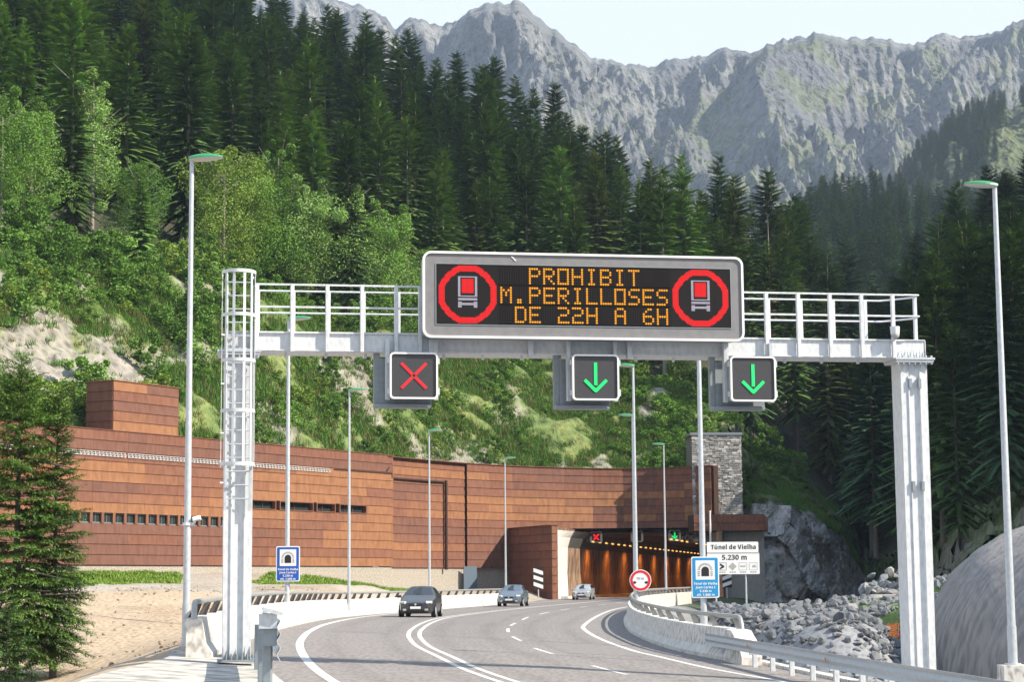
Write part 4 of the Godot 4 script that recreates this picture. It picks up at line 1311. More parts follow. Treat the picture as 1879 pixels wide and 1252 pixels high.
func build_signs() -> void:
	tunnel_sign("dark blue tunnel information sign on a lamp post left of the road", Vector3(-8.0 + 0.04, 2.33, -69.66), M.blue)
	tunnel_sign("light blue tunnel information sign on a lamp post right of the road", Vector3(5.74 + 0.05, 1.725, -59.85), M.cyan)
	# round red-rimmed sign
	var t := thing("round_sign", "round white road sign with thick red rim on a lamp post at the bend", "road sign", Vector3(5.49, 1.66, -85.86))
	var b := MB.new()
	b.prism(circle(0.475), -0.02, 0.0)
	part("panel", b.mesh(), M.white, t)
	b = MB.new()
	b.ring(circle(0.445), circle(0.335), 0.002, 0.008)
	part("rim", b.mesh(), M.red, t)
	b = MB.new()
	b.prism(PackedVector2Array([Vector2(-0.31, 0.045 - 0.08), Vector2(-0.31, -0.045 - 0.08), Vector2(-0.24, -0.07 - 0.08), Vector2(-0.16, -0.08), Vector2(-0.24, 0.05 - 0.08)]), 0.004, 0.008)
	b.prism(PackedVector2Array([Vector2(0.31, -0.045 - 0.08), Vector2(0.31, 0.045 - 0.08), Vector2(0.24, 0.05 - 0.08), Vector2(0.16, -0.08), Vector2(0.24, -0.07 - 0.08)]), 0.004, 0.008)
	part("mark", b.mesh(), M.black, t)
	words(t, "70 m", 0.15, Vector3(0, 0.09, 0.006), M.sign_grey, Basis(), "lettering", true)
	# the white name board
	t = thing("name_board", "white tunnel name board in two panels behind the light blue sign", "road sign", Vector3(12.75, 2.02, -115), 0.0)
	b = MB.new()
	b.prism(shifted(rrect(3.0, 0.60, 0.05), Vector2(0, 1.55)), -0.04, 0.0)
	part("upper_panel", b.mesh(), M.white, t)
	b = MB.new()
	b.prism(shifted(rrect(3.05, 1.20, 0.05), Vector2(0.02, 0.58)), -0.04, 0.0)
	var lower := part("lower_panel", b.mesh(), M.white, t)
	b = MB.new()
	b.box(Vector3(0.02, 1.215, 0.004), Vector3(3.05, 0.07, 0.008))
	part("divider", b.mesh(), M.sign_grey, t)
	words(t, "Túnel de Vielha", 0.36, Vector3(0.05, 1.55, 0.006), M.black, Basis(), "lettering", true)
	words(t, "5.230 m", 0.40, Vector3(0.1, 0.95, 0.006), M.black, Basis(), "lettering", true)
	# four service pictograms
	for i in 4:
		b = MB.new()
		var cx := -0.62 + i * 0.60
		if i != 1: b.ring(shifted(rrect(0.48, 0.44, 0.03, 2), Vector2(cx, 0.43)), shifted(rrect(0.44, 0.40, 0.02, 2), Vector2(cx, 0.43)), 0.002, 0.008)
		if i == 0:
			bar2(b, Vector2(cx - 0.12, 0.55), Vector2(cx + 0.08, 0.43), 0.10, 0.010); bar2(b, Vector2(cx - 0.12, 0.31), Vector2(cx + 0.08, 0.43), 0.10, 0.012)
		elif i == 1: b.prism(PackedVector2Array([Vector2(cx - 0.24, 0.43), Vector2(cx, 0.19), Vector2(cx + 0.24, 0.43), Vector2(cx, 0.67)]), 0.002, 0.008)
		elif i == 3:
			b.box(Vector3(cx + 0.05, 0.42, 0.006), Vector3(0.22, 0.09, 0.008)); b.box(Vector3(cx + 0.05, 0.485, 0.006), Vector3(0.12, 0.05, 0.008))
		part("pictogram", b.mesh(), M.black if i == 0 else M.sign_grey, lower)
	b = MB.new()   # captions too small to read
	for i in 4:
		for k in 3: b.box(Vector3(-0.62 + i * 0.60 - 0.13 + k * 0.13, 0.10, 0.004), Vector3(0.10, 0.075, 0.004))
	for k in 3: b.box(Vector3(0.58 - 0.11 + k * 0.11, 0.44, 0.004), Vector3(0.08, 0.11, 0.004))
	part("caption", b.mesh(), M.sign_grey, lower)
	b = MB.new()
	for x in [-1.0, 0.75]: b.cyl(Vector3(x, -4.2, -0.10), Vector3(x, 1.8, -0.10), 0.05, 0.05, 8)
	part("post", b.mesh(), M.galv, t)
	# striped hazard markers at the portal
	for s in 2:
		var at := Vector3(2.35, 0, -190.3) if s == 0 else Vector3(21.0, 0, -195.0)
		t = thing("hazard_marker", ["black and white striped hazard marker on a post left of the tunnel mouth", "black and white striped hazard marker right of the tunnel, half hidden by a sign"][s], "road sign", at, 0.1)
		b = MB.new()
		b.prism(rrect(0.95, 2.05, 0.03), -0.03, 0.0, Transform3D(Basis(), Vector3(0, 2.0, 0)))
		part("panel", b.mesh(), M.black, t)
		for i in 3:
			b = MB.new()
			var y := 2.66 - i * 0.66
			var q := 0.16 if s == 0 else -0.16
			b.prism(PackedVector2Array([Vector2(-0.46, y - 0.18 + q), Vector2(0.46, y - 0.18 - q), Vector2(0.46, y + 0.18 - q), Vector2(-0.46, y + 0.18 + q)]), 0.002, 0.008)
			part("stripe", b.mesh(), M.white, t)
		b = MB.new()
		b.cyl(Vector3(0, -0.1, -0.07), Vector3(0, 2.6, -0.07), 0.06, 0.06, 8)
		part("post", b.mesh(), M.galv, t)
	b = MB.new()
	b.cyl(Vector3(0, 0, 0), Vector3(0, 8.6, 0), 0.11, 0.09, 8); b.cyl(Vector3(0, 8.6, 0), Vector3(0, 8.75, 0), 0.13, 0.1, 8)
	solo("white_mast", b.mesh(), M.white, "slim white mast beside the portal's rusty end, above the name board", "mast", Vector3(20.0, 0.0, -200.5))

# ---------------------------------------------------------------- the rust-clad service building and the portal
const ROW := 0.8154
const FOOT := 3.25

func panel_mesh(w: float, h: float) -> ArrayMesh:   # a sheet with its lower edge turned out over the one below
	var b := MB.new()
	var x := w * 0.5 - 0.005
	var y0 := 0.012
	var y1 := h - 0.004
	var A := [Vector3(-x, y0, 0.085), Vector3(x, y0, 0.085), Vector3(x, y1, 0.03), Vector3(-x, y1, 0.03)]
	var B := [Vector3(-x, y0, 0.0), Vector3(x, y0, 0.0), Vector3(x, y1, 0.0), Vector3(-x, y1, 0.0)]
	b.quad(A[0], A[1], A[2], A[3])
	for i in 4: b.quad(B[i], B[(i + 1) % 4], A[(i + 1) % 4], A[i])
	return b.mesh()

func tone(col: int, row: int) -> StandardMaterial3D:   # neighbouring sheets weather alike
	var n := patches.get_noise_2d(col * 1.5 + 300, row * 6.0) * 2.0 + rng.randf_range(-0.12, 0.12) + (0.22 if row in [7, 8, 9, 10] else 0.0)
	var k := 0
	if n > 0.55: k = 4
	elif n > 0.28: k = 2
	elif n > 0.05: k = 0
	elif n > -0.2: k = 5
	elif n > -0.5: k = 1
	else: k = 3
	return M.corten[k]

func build_building() -> void:
	var t := thing("service_building", "long rust-coloured steel-clad service building with window strips, left of the tunnel", "building", Vector3(-39.6, 0, -142.5), 1.0272)
	var cuts := [-7.0, -3.0, 1.0, 5.0, 9.0, 13.0, 17.0, 19.0, 23.0, 27.0, 31.0, 35.0, 39.0, 43.0, 45.6, 49.8, 54.2]
	var meshes := {}
	for ci in cuts.size() - 1:
		var x0: float = cuts[ci]
		var x1: float = cuts[ci + 1]
		var w := x1 - x0
		for r in 13:
			if r == 4 and x0 >= 5.0 and x1 <= 31.1: continue
			if r == 6 and x0 >= 31.0 and x1 <= 50.0: continue
			var key := "%.2f" % w
			if not meshes.has(key): meshes[key] = panel_mesh(w, ROW)
			part("panel", meshes[key], tone(ci, r), t, Vector3((x0 + x1) * 0.5, FOOT + r * ROW, 0))
	# the body behind the sheets, left open behind the windows
	var b := MB.new()
	b.box(Vector3(23.6, FOOT + ROW * 2, -0.32), Vector3(61.2, ROW * 4 - 0.02, 0.6))
	b.box(Vector3(-0.9, FOOT + ROW * 4.5, -0.32), Vector3(12.2, ROW, 0.6)); b.box(Vector3(42.6, FOOT + ROW * 4.5, -0.32), Vector3(23.2, ROW, 0.6))
	b.box(Vector3(23.6, FOOT + ROW * 5.5 + 0.01, -0.32), Vector3(61.2, ROW - 0.02, 0.6))
	b.box(Vector3(12.0, FOOT + ROW * 6.5, -0.32), Vector3(38.0, ROW, 0.6)); b.box(Vector3(52.0, FOOT + ROW * 6.5, -0.32), Vector3(4.4, ROW, 0.6))
	b.box(Vector3(23.6, FOOT + ROW * 10, -0.32), Vector3(61.2, ROW * 6 - 0.02, 0.6))
	b.box(Vector3(23.6, FOOT + ROW * 6.5, -2.4), Vector3(61.2, ROW * 13, 0.2))
	part("wall", b.mesh(), M.corten_dark, t)
	b = MB.new()
	b.box(Vector3(23.6, FOOT + ROW * 13 + 0.03, -1.2), Vector3(61.4, 0.06, 2.6))
	part("roof_edge", b.mesh(), M.corten[1], t)
	b = MB.new()
	b.box(Vector3(23.6, 1.2, -0.45), Vector3(61.0, 4.04, 0.8))
	part("plinth", b.mesh(), M.plinth, t)
	# low strip of small windows
	var y := FOOT + ROW * 4
	var frame := MB.new()
	frame.bbox(Vector3(0, 0.41, -0.02), Vector3(0.30, ROW, 0.20), 0.02)
	var fm := frame.mesh()
	var pane := MB.new()
	pane.box(Vector3(0, 0.38, -0.17), Vector3(1.0, 0.70, 0.02))
	var pane_m := pane.mesh()
	var frm := MB.new()
	frm.box(Vector3(0, 0.05, -0.12), Vector3(1.0, 0.08, 0.06)); frm.box(Vector3(0, 0.76, -0.12), Vector3(1.0, 0.06, 0.06)); frm.box(Vector3(0, 0.40, -0.14), Vector3(0.035, 0.7, 0.03))
	var frm_m := frm.mesh()
	for i in 20:
		var x := 5.75 + i * 1.29
		part("pier", fm, M.corten[i % 3], t, Vector3(x - 0.6, y, 0))
		var wn := part("window", frm_m, M.galv_dark, t, Vector3(x + 0.03, y, 0))
		part("pane", pane_m, M.window, wn)
	# larger windows further along
	y = FOOT + ROW * 6
	for q in [[31.0, 35.95], [36.7, 41.4], [42.1, 44.75], [45.6, 49.7]]:
		var w: float = q[1] - q[0]
		var cx: float = (q[0] + q[1]) * 0.5
		b = MB.new()
		b.ring(shifted(rrect(w + 0.24, ROW + 0.02, 0.01, 1), Vector2(0, 0.41)), shifted(rrect(w, ROW - 0.14, 0.01, 1), Vector2(0, 0.41)), -0.3, 0.10)
		for k in range(1, int(w / 1.2)): b.box(Vector3(-w * 0.5 + k * 1.2, 0.41, -0.30), Vector3(0.05, 0.7, 0.05))
		var wn := part("window", b.mesh(), M.corten[1], t, Vector3(cx, y, 0))
		b = MB.new()
		b.box(Vector3(0, 0.41, -0.38), Vector3(w, 0.70, 0.02))
		part("pane", b.mesh(), M.window, wn)
	# shuttered tower on the roof
	b = MB.new()
	b.box(Vector3(19.1, 15.85, -1.45), Vector3(7.7, 3.9, 2.7))
	var tower := part("roof_tower", b.mesh(), M.corten_dark, t)
	var wide := panel_mesh(4.0, 0.80)
	var nar := panel_mesh(1.94, 0.80)
	var sidep := panel_mesh(2.84, 0.80)
	for r in 5:
		for q in [[17.2, wide], [21.1, wide]]: part("panel", q[1], tone(int(q[0]), r + 40), tower, Vector3(q[0] - 0.05, 13.87 + r * 0.80, -0.02), Basis.from_scale(Vector3(0.98, 1, 1)))
		part("panel", sidep, M.corten[1], tower, Vector3(15.22, 13.87 + r * 0.80, -1.45), Basis(Vector3.UP, -PI * 0.5))
	b = MB.new()
	b.box(Vector3(19.1, 17.90, -1.4), Vector3(8.0, 0.06, 3.0))
	part("tower_cap", b.mesh(), M.corten[4], tower)
	# the light cable ladder that runs below the roof edge, its own thing
	var tr := thing("cable_ladder", "long thin white cable ladder fixed along the upper wall of the rusty building", "cable ladder", Vector3(-39.6, 0, -142.5), 1.0272)
	for q in [[-2.0, 16.6], [16.9, 43.8]]:
		b = MB.new()
		for yy in [11.80, 11.98]: b.box(Vector3((q[0] + q[1]) * 0.5, yy, 0.16), Vector3(q[1] - q[0], 0.03, 0.03))
		b.box(Vector3((q[0] + q[1]) * 0.5, 12.12, 0.12), Vector3(q[1] - q[0], 0.03, 0.06))
		var x: float = q[0]
		while x < q[1]:
			b.box(Vector3(x, 11.95, 0.15), Vector3(0.05, 0.36, 0.05)); b.box(Vector3(x + 0.18, 11.9, 0.14), Vector3(0.26, 0.03, 0.03), Basis(Vector3.BACK, 0.7))
			x += 0.42
		part("length", b.mesh(), M.galv_white, tr)
	# dark strips standing in for the shadow gap round the big panel
	b = MB.new()
	b.box(Vector3(49.3, 12.12, 0.095), Vector3(9.4, 0.09, 0.03)); b.box(Vector3(53.98, 11.9, 0.095), Vector3(0.1, 0.5, 0.03))
	part("shade_strip", b.mesh(), M.corten_dark, t)
	b = MB.new()
	b.bbox(Vector3(53.2, 12.55, 0.2), Vector3(0.5, 0.1, 0.1), 0.03, Basis(Vector3.BACK, 0.7))
	part("spout", b.mesh(), M.corten_dark, t)

func wall_path() -> Array:
	var c := Curve3D.new()
	var p := [[-11.9, 188.35], [-8.2, 194.8], [-4.9, 200.0], [-0.9, 204.7], [3.5, 208.2], [7.9, 210.9], [12.4, 212.0], [16.7, 211.0], [20.9, 207.6]]
	for i in p.size():
		var a: Array = p[maxi(i - 1, 0)]
		var e: Array = p[mini(i + 1, p.size() - 1)]
		var tan := Vector3(e[0] - a[0], 0, -(e[1] - a[1])) / 6.0
		c.add_point(Vector3(p[i][0], 0, -p[i][1]), -tan, tan)
	c.bake_interval = 0.2
	var out := []
	var n := 13
	for i in n + 1: out.append(c.sample_baked(c.get_baked_length() * i / n))
	return out

func build_portal() -> void:
	var t := thing("portal_wall", "tall curved rust-coloured steel wall above the tunnel mouth", "tunnel portal")
	var p := wall_path()
	var meshes := {}
	for i in p.size() - 1:
		var a: Vector3 = p[i] + Vector3.ZERO
		var c: Vector3 = p[i + 1]
		var d := c - a
		var w := d.length()
		var turn := Basis(Vector3.UP, -atan2(d.z, d.x))
		var key := "%.1f" % w
		if not meshes.has(key): meshes[key] = panel_mesh(w + 0.01, ROW)
		var mid := (a + c) * 0.5
		var from := 0 if mid.x < 2.5 else 4
		for r in range(from, 13):
			var m := tone(i + 40, r)
			if mid.x > 9 and rng.randf() < 0.6: m = M.corten[3 if rng.randf() < 0.5 else 1]
			part("panel", meshes[key], m, t, Vector3(mid.x, FOOT - 0.1 + r * ROW, mid.z) + turn * Vector3(0, 0, -0.28 if i < 4 else 0.0), turn)
		if i < 2:
			pass
	var b := MB.new()
	var low := MB.new()
	var cap := MB.new()
	for i in p.size() - 1:
		var a: Vector3 = p[i]
		var c: Vector3 = p[i + 1]
		var d := c - a
		var turn := Basis(Vector3.UP, -atan2(d.z, d.x))
		var mid := (a + c) * 0.5
		var y0 := FOOT - 0.1 if mid.x < 2.5 else FOOT - 0.1 + ROW * 4
		b.box(Vector3(mid.x, (y0 + 13.73) * 0.5, mid.z) + turn * Vector3(0, 0, -0.68), Vector3(d.length() + 0.3, 13.73 - y0, 0.8), turn)
		cap.box(Vector3(mid.x, 13.80 - 0.04, mid.z) + turn * Vector3(0, 0, -0.5), Vector3(d.length() + 0.35, 0.07, 1.3), turn)
		if mid.x < 2.5: low.box(Vector3(mid.x, 1.1, mid.z) + turn * Vector3(0, 0, -0.75), Vector3(d.length() + 0.3, 4.1, 0.8), turn)
	part("wall", b.mesh(), M.corten_dark, t)
	part("wall_cap", cap.mesh(), M.corten[1], t)
	part("plinth", low.mesh(), M.plinth, t)
	# dark bars standing in for the shaded recess where the wall starts to bend
	var j: Vector3 = p[3]
	b = MB.new()
	var e: Vector3 = p[2].lerp(p[3], 0.95)
	b.box(Vector3(e.x, 7.4, e.z) + Vector3(0.03, 0, 0.05), Vector3(0.22, 8.9, 0.22), Basis(Vector3.UP, 1.0))
	var g0: Vector3 = p[0].lerp(p[1], 0.1)
	var gd := e - g0
	b.box(Vector3((g0.x + e.x) * 0.5, 11.72, (g0.z + e.z) * 0.5) + Basis(Vector3.UP, -atan2(gd.z, gd.x)) * Vector3(0, 0, -0.12), Vector3(gd.length(), 0.14, 0.22), Basis(Vector3.UP, -atan2(gd.z, gd.x)))
	part("shade_bar", b.mesh(), M.corten_dark, t)
	# steel door in the wall, left of the wing
	var dr: Vector3 = p[4].lerp(p[5], 0.1)
	b = MB.new()
	b.bbox(Vector3(0, 1.6, 0), Vector3(1.6, 3.4, 0.1), 0.02)
	var door := part("door", b.mesh(), M.door, t, dr + Vector3(0.1, 0, 0.7), Basis(Vector3.UP, 0.6))
	b = MB.new()
	b.box(Vector3(0.6, 1.1, 0.08), Vector3(0.05, 0.2, 0.06))
	part("handle", b.mesh(), M.galv_dark, door)
	# wing wall that projects towards the road
	var w := thing("portal_wing", "rust-clad wing wall projecting beside the left of the tunnel mouth", "wing wall")
	var A := Vector3(-0.6, 0, -205.4)
	var B := Vector3(3.72, 0, -194.0)
	var d := B - A
	var turn := Basis(Vector3.UP, -atan2(d.z, d.x))
	b = MB.new()
	b.box((A + B) * 0.5 + Vector3.UP * 3.45 + turn * Vector3(0, 0, -0.33), Vector3(d.length() - 0.06, 7.5, 0.52), turn)
	part("wall", b.mesh(), M.corten_dark, w)
	var cols := 4
	var pw := panel_mesh(d.length() / cols, ROW)
	for i in cols:
		for r in 9:
			part("panel", pw, M.corten[[1, 0, 1, 5][(i + r) % 4] if rng.randf() < 0.7 else 3], w, A + d * ((i + 0.5) / cols) + Vector3.UP * (-0.15 + r * ROW) + turn * Vector3(0, 0, -0.06), turn)
	var endp := panel_mesh(0.62, ROW)
	for r in 9: part("panel", endp, M.corten[2], w, B + Vector3.UP * (-0.15 + r * ROW) + turn * Vector3(0.0, 0, -0.33), turn * Basis(Vector3.UP, PI * 0.5))
	b = MB.new()
	b.box((A + B) * 0.5 + Vector3.UP * 7.24 + turn * Vector3(0, 0, -0.30), Vector3(d.length() + 0.2, 0.06, 0.9), turn)
	part("wing_cap", b.mesh(), M.corten[2], w)
	# fascia that runs on to the right of the mouth
	var c := thing("canopy", "rust-clad beam running to the right of the tunnel mouth below the stone tower", "canopy", Vector3(18.6, 6.75, -203.2), 0.09)
	b = MB.new()
	b.prism(PackedVector2Array([Vector2(0, 0), Vector2(7.75, 0), Vector2(7.75, 1.2), Vector2(7.35, 1.72), Vector2(0, 1.72)]), -3.4, 0.0)
	part("beam", b.mesh(), M.corten_dark, c)
	for i in 3:
		for r in 2: part("panel", panel_mesh(2.42, 0.84), M.corten[[1, 3, 0][(i + r) % 3]], c, Vector3(1.2 + i * 2.43, 0.01 + r * 0.84, 0.01))
	b = MB.new()
	b.prism(PackedVector2Array([Vector2(7.28, 0), Vector2(7.75, 0), Vector2(7.75, 1.2), Vector2(7.36, 1.70), Vector2(7.28, 1.70)]), 0.01, 0.05)
	part("end_plate", b.mesh(), M.corten[3], c)
	# concrete abutment under it
	b = MB.new()
	b.box(Vector3(23.4, 2.9, -207.2), Vector3(5.0, 7.6, 4.0), Basis(Vector3.UP, 0.09))
	solo("abutment", b.mesh(), M.grey_concrete, "bare grey concrete wall under the rusty beam right of the tunnel mouth", "abutment")
	# stone-faced tower
	var s := thing("stone_tower", "grey stone-faced tower with dark coping above the right end of the portal", "tower", Vector3(21.55, 0, -211.2), 0.06)
	b = MB.new()
	b.box(Vector3(0, 11.4, 0), Vector3(5.2, 11.4, 4.2))
	part("core", b.mesh(), M.stone[3], s)
	b = MB.new()
	b.box(Vector3(0, 17.22, 0), Vector3(5.6, 0.26, 4.6))
	part("coping", b.mesh(), M.galv_dark, s)
	var st := MB.new()
	for q in [[0.0, 2.12, 5.3, 0.0], [2.62, 0.0, 4.3, PI * 0.5]]:
		var y := 5.7
		var bs := Basis(Vector3.UP, q[3])
		while y < 17.05:
			var h := rng.randf_range(0.13, 0.26)
			var x: float = -q[2] * 0.5
			while x < q[2] * 0.5 - 0.1:
				var wd := minf(rng.randf_range(0.22, 0.62), q[2] * 0.5 - x)
				var lum := rng.randf_range(0.55, 1.25) if rng.randf() < 0.85 else 1.7
				st.col = Color(0.36 * lum, 0.355 * lum, 0.345 * lum)
				var dp := rng.randf_range(0.03, 0.12)
				st.box(Vector3(q[0], y + h * 0.5, q[1]) + bs * Vector3(x + wd * 0.5, 0, dp * 0.5 - 0.02), Vector3(wd - 0.03, h - 0.03, dp + 0.04), bs)
				x += wd
			y += h
	var sm := mat(Color.WHITE, 0.92)
	sm.vertex_color_use_as_albedo = true
	part("facing_stones", st.mesh(), sm, s).set_meta("kind", "stuff")

func build_tunnel() -> void:
	# bored tube: walls, ceiling and end, open towards the road
	var ax := Vector3(0.205, 0, -0.979).normalized()
	var turn := Basis(Vector3.UP, -0.206)
	var L0 := Vector3(4.25, 0, -194.3)
	var R0 := Vector3(20.9, 0, -203.5)
	var t := thing("tunnel_tube", "inside of the tunnel with brown walls lit by two rows of lamps", "tunnel")
	var b := MB.new()
	var first := MB.new()
	var roof := MB.new()
	# left lining, slightly arched towards the ceiling
	var prof := []
	for q in [[0, -0.2], [0.0, 1.0], [-0.12, 2.5], [0.02, 5.1], [0.5, 6.1], [1.2, 6.75]]: prof.append(Vector2(q[0], q[1]))
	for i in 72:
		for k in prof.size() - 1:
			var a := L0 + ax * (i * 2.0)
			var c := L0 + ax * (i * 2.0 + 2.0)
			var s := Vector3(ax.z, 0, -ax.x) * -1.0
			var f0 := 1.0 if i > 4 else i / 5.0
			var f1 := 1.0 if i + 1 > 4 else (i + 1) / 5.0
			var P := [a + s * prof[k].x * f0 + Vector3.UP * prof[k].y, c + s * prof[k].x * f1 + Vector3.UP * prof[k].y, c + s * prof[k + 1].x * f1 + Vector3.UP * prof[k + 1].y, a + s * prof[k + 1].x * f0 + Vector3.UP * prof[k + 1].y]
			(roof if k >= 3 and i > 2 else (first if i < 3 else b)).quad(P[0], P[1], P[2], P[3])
	part("left_lining", b.mesh(), M.tunnel_wall, t)
	part("shade_lining", roof.mesh(), M.tunnel_dark, t)  # top of the lining coloured dark, as if the lamps left it unlit
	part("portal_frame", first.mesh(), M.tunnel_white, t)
	b = MB.new()
	b.box(L0 + ax * 72 + turn * Vector3(-0.55, 3.4, 0), Vector3(0.3, 7.4, 144), turn)
	b.box(R0 + ax * 66 + turn * Vector3(0.3, 3.4, 0), Vector3(0.6, 7.4, 132), turn)
	part("side_wall", b.mesh(), M.tunnel_wall, t)
	b = MB.new()
	b.quad(L0 + ax * 12 + turn * Vector3(-1, 6.72, 0), L0 + ax * 144 + turn * Vector3(-1, 6.72, 0), R0 + ax * 134 + turn * Vector3(1, 6.72, 0), R0 + ax * 3 + turn * Vector3(1, 6.72, 0))
	b.quad(L0 + ax * 12 + turn * Vector3(-1, 7.2, 0), R0 + ax * 3 + turn * Vector3(1, 7.2, 0), R0 + ax * 134 + turn * Vector3(1, 7.2, 0), L0 + ax * 144 + turn * Vector3(-1, 7.2, 0))
	b.box((L0 + R0) * 0.5 + ax * 138 + Vector3.UP * 3.4, Vector3(24, 7.6, 0.4), turn)
	part("ceiling", b.mesh(), M.tunnel_dark, t)
	b = MB.new()
	b.box(L0 + ax * 72 + turn * Vector3(0.35, 0.08, 0), Vector3(0.7, 0.3, 140), turn)
	part("kerb", b.mesh(), M.concrete, t)
	# lamps
	var lm := glow_mat(Color(1.0, 0.74, 0.38), 1.0)
	var fm := MB.new()
	fm.bbox(Vector3(0, 0, 0), Vector3(0.28, 0.12, 0.8), 0.03)
	var fmm := fm.mesh()
	var gm := MB.new()
	gm.box(Vector3(0, -0.07, 0.0), Vector3(0.22, 0.05, 0.6))
	gm.box(Vector3(0, -0.02, 0.42), Vector3(0.24, 0.12, 0.03))
	var gmm := gm.mesh()
	for row in 2:
		for i in (28 if row == 0 else 20):
			var z := (13.5 + i * 4.4) if row == 0 else (6.0 + i * 4.4)
			var at: Vector3 = (L0 if row == 0 else L0 + turn * Vector3(9.2, 0, 0)) + ax * z + turn * Vector3(1.4, 5.85, 0)
			var l := thing("tunnel_lamp", "orange tunnel lamp in the row along the left of the ceiling" if row == 0 else "orange tunnel lamp in the row along the right of the ceiling", "tunnel lamp", at, -0.206, "tunnel lamps in the left row" if row == 0 else "tunnel lamps in the right row")
			part("fitting", fmm, M.galv_dark, l)
			part("lamp_glow", gmm, lm, l)
			var hang := MB.new()
			hang.box(Vector3(0, 0.26, 0), Vector3(0.05, 0.44, 0.05))
			part("hanger", hang.mesh(), M.galv_dark, l)
			if i % 3 == 1:
				var o := SpotLight3D.new()
				o.name = "lamp_light"
				o.light_color = Color(1.0, 0.60, 0.22); o.light_energy = 17.0; o.spot_range = 40; o.spot_attenuation = 2.0; o.spot_angle = 80; o.rotation.x = -PI * 0.5; o.light_size = 0.2; o.shadow_enabled = true
				l.add_child(o)
				o.position = Vector3(0, -0.3, 0)
	# lane signals and round signals over the mouth
	var sig := [[8.75, 6.35, 209.2, 0], [13.15, 6.42, 210.2, 2], [17.05, 6.45, 208.8, 1]]
	for s in sig:
		var o := thing("portal_signal", ["small lane signal with red cross over the left of the tunnel mouth", "small lane signal with green arrow over the right of the tunnel mouth", "small grey lane signal over the middle of the tunnel mouth, behind a lamp post"][s[3]], "lane signal", Vector3(s[0], s[1], -s[2]), 0.05, "lane signals over the tunnel mouth")
		b = MB.new()
		b.prism(rrect(1.32, 1.12, 0.16), -0.2, 0.0)
		part("housing", b.mesh(), M.galv, o)
		b = MB.new()
		b.prism(rrect(0.86, 0.94, 0.05), 0.004, 0.012)
		part("face", b.mesh(), M.black, o)
		b = MB.new()
		b.ring(rrect(1.32, 1.16, 0.18), rrect(0.92, 0.98, 0.05), -0.05, 0.03)
		part("frame", b.mesh(), M.white, o)
		if s[3] == 0:
			b = MB.new()
			for q in [[-1, -1], [1, -1], [-1, 1], [1, 1]]: bar2(b, Vector2.ZERO, Vector2(q[0] * 0.28, q[1] * 0.30), 0.18, 0.03 + 0.001 * (q[0] + 2 * q[1]))
			part("cross_light", b.mesh(), M.red_glow, o)
		elif s[3] == 1:
			b = MB.new()
			bar2(b, Vector2(0, 0.33), Vector2(0, -0.1), 0.15, 0.026)
			bar2(b, Vector2(-0.27, -0.06), Vector2(0, -0.30), 0.15, 0.03); bar2(b, Vector2(0.27, -0.06), Vector2(0, -0.30), 0.15, 0.034)
			part("arrow_light", b.mesh(), M.green_glow, o)
		b = MB.new()
		for x in [-0.4, 0.4]: b.box(Vector3(x, 0.62, -0.1), Vector3(0.06, 0.6, 0.06))
		part("hanger", b.mesh(), M.galv_dark, o)
	var rs := [[6.95, 6.12, "outer one left of the red cross"], [7.62, 6.12, "inner one left of the red cross"], [18.35, 6.25, "inner one right of the green arrow"], [18.98, 6.25, "outer one right of the green arrow"]]
	for s in rs:
		var o := thing("round_signal", "round signal lamp over the tunnel mouth, " + s[2], "signal lamp", Vector3(s[0], s[1], -208.6), 0.05, "round signal lamps over the tunnel mouth")
		b = MB.new()
		b.ring(circle(0.27, 20), circle(0.22, 20), -0.3, 0.0)
		part("hood", b.mesh(), M.galv_dark, o)
		b = MB.new()
		b.prism(circle(0.23, 20), -0.22, -0.2)
		part("lens", b.mesh(), M.glass_dark, o)
		b = MB.new()
		b.box(Vector3(0, 0.5, -0.2), Vector3(0.05, 0.8, 0.05))
		part("hanger", b.mesh(), M.galv_dark, o)

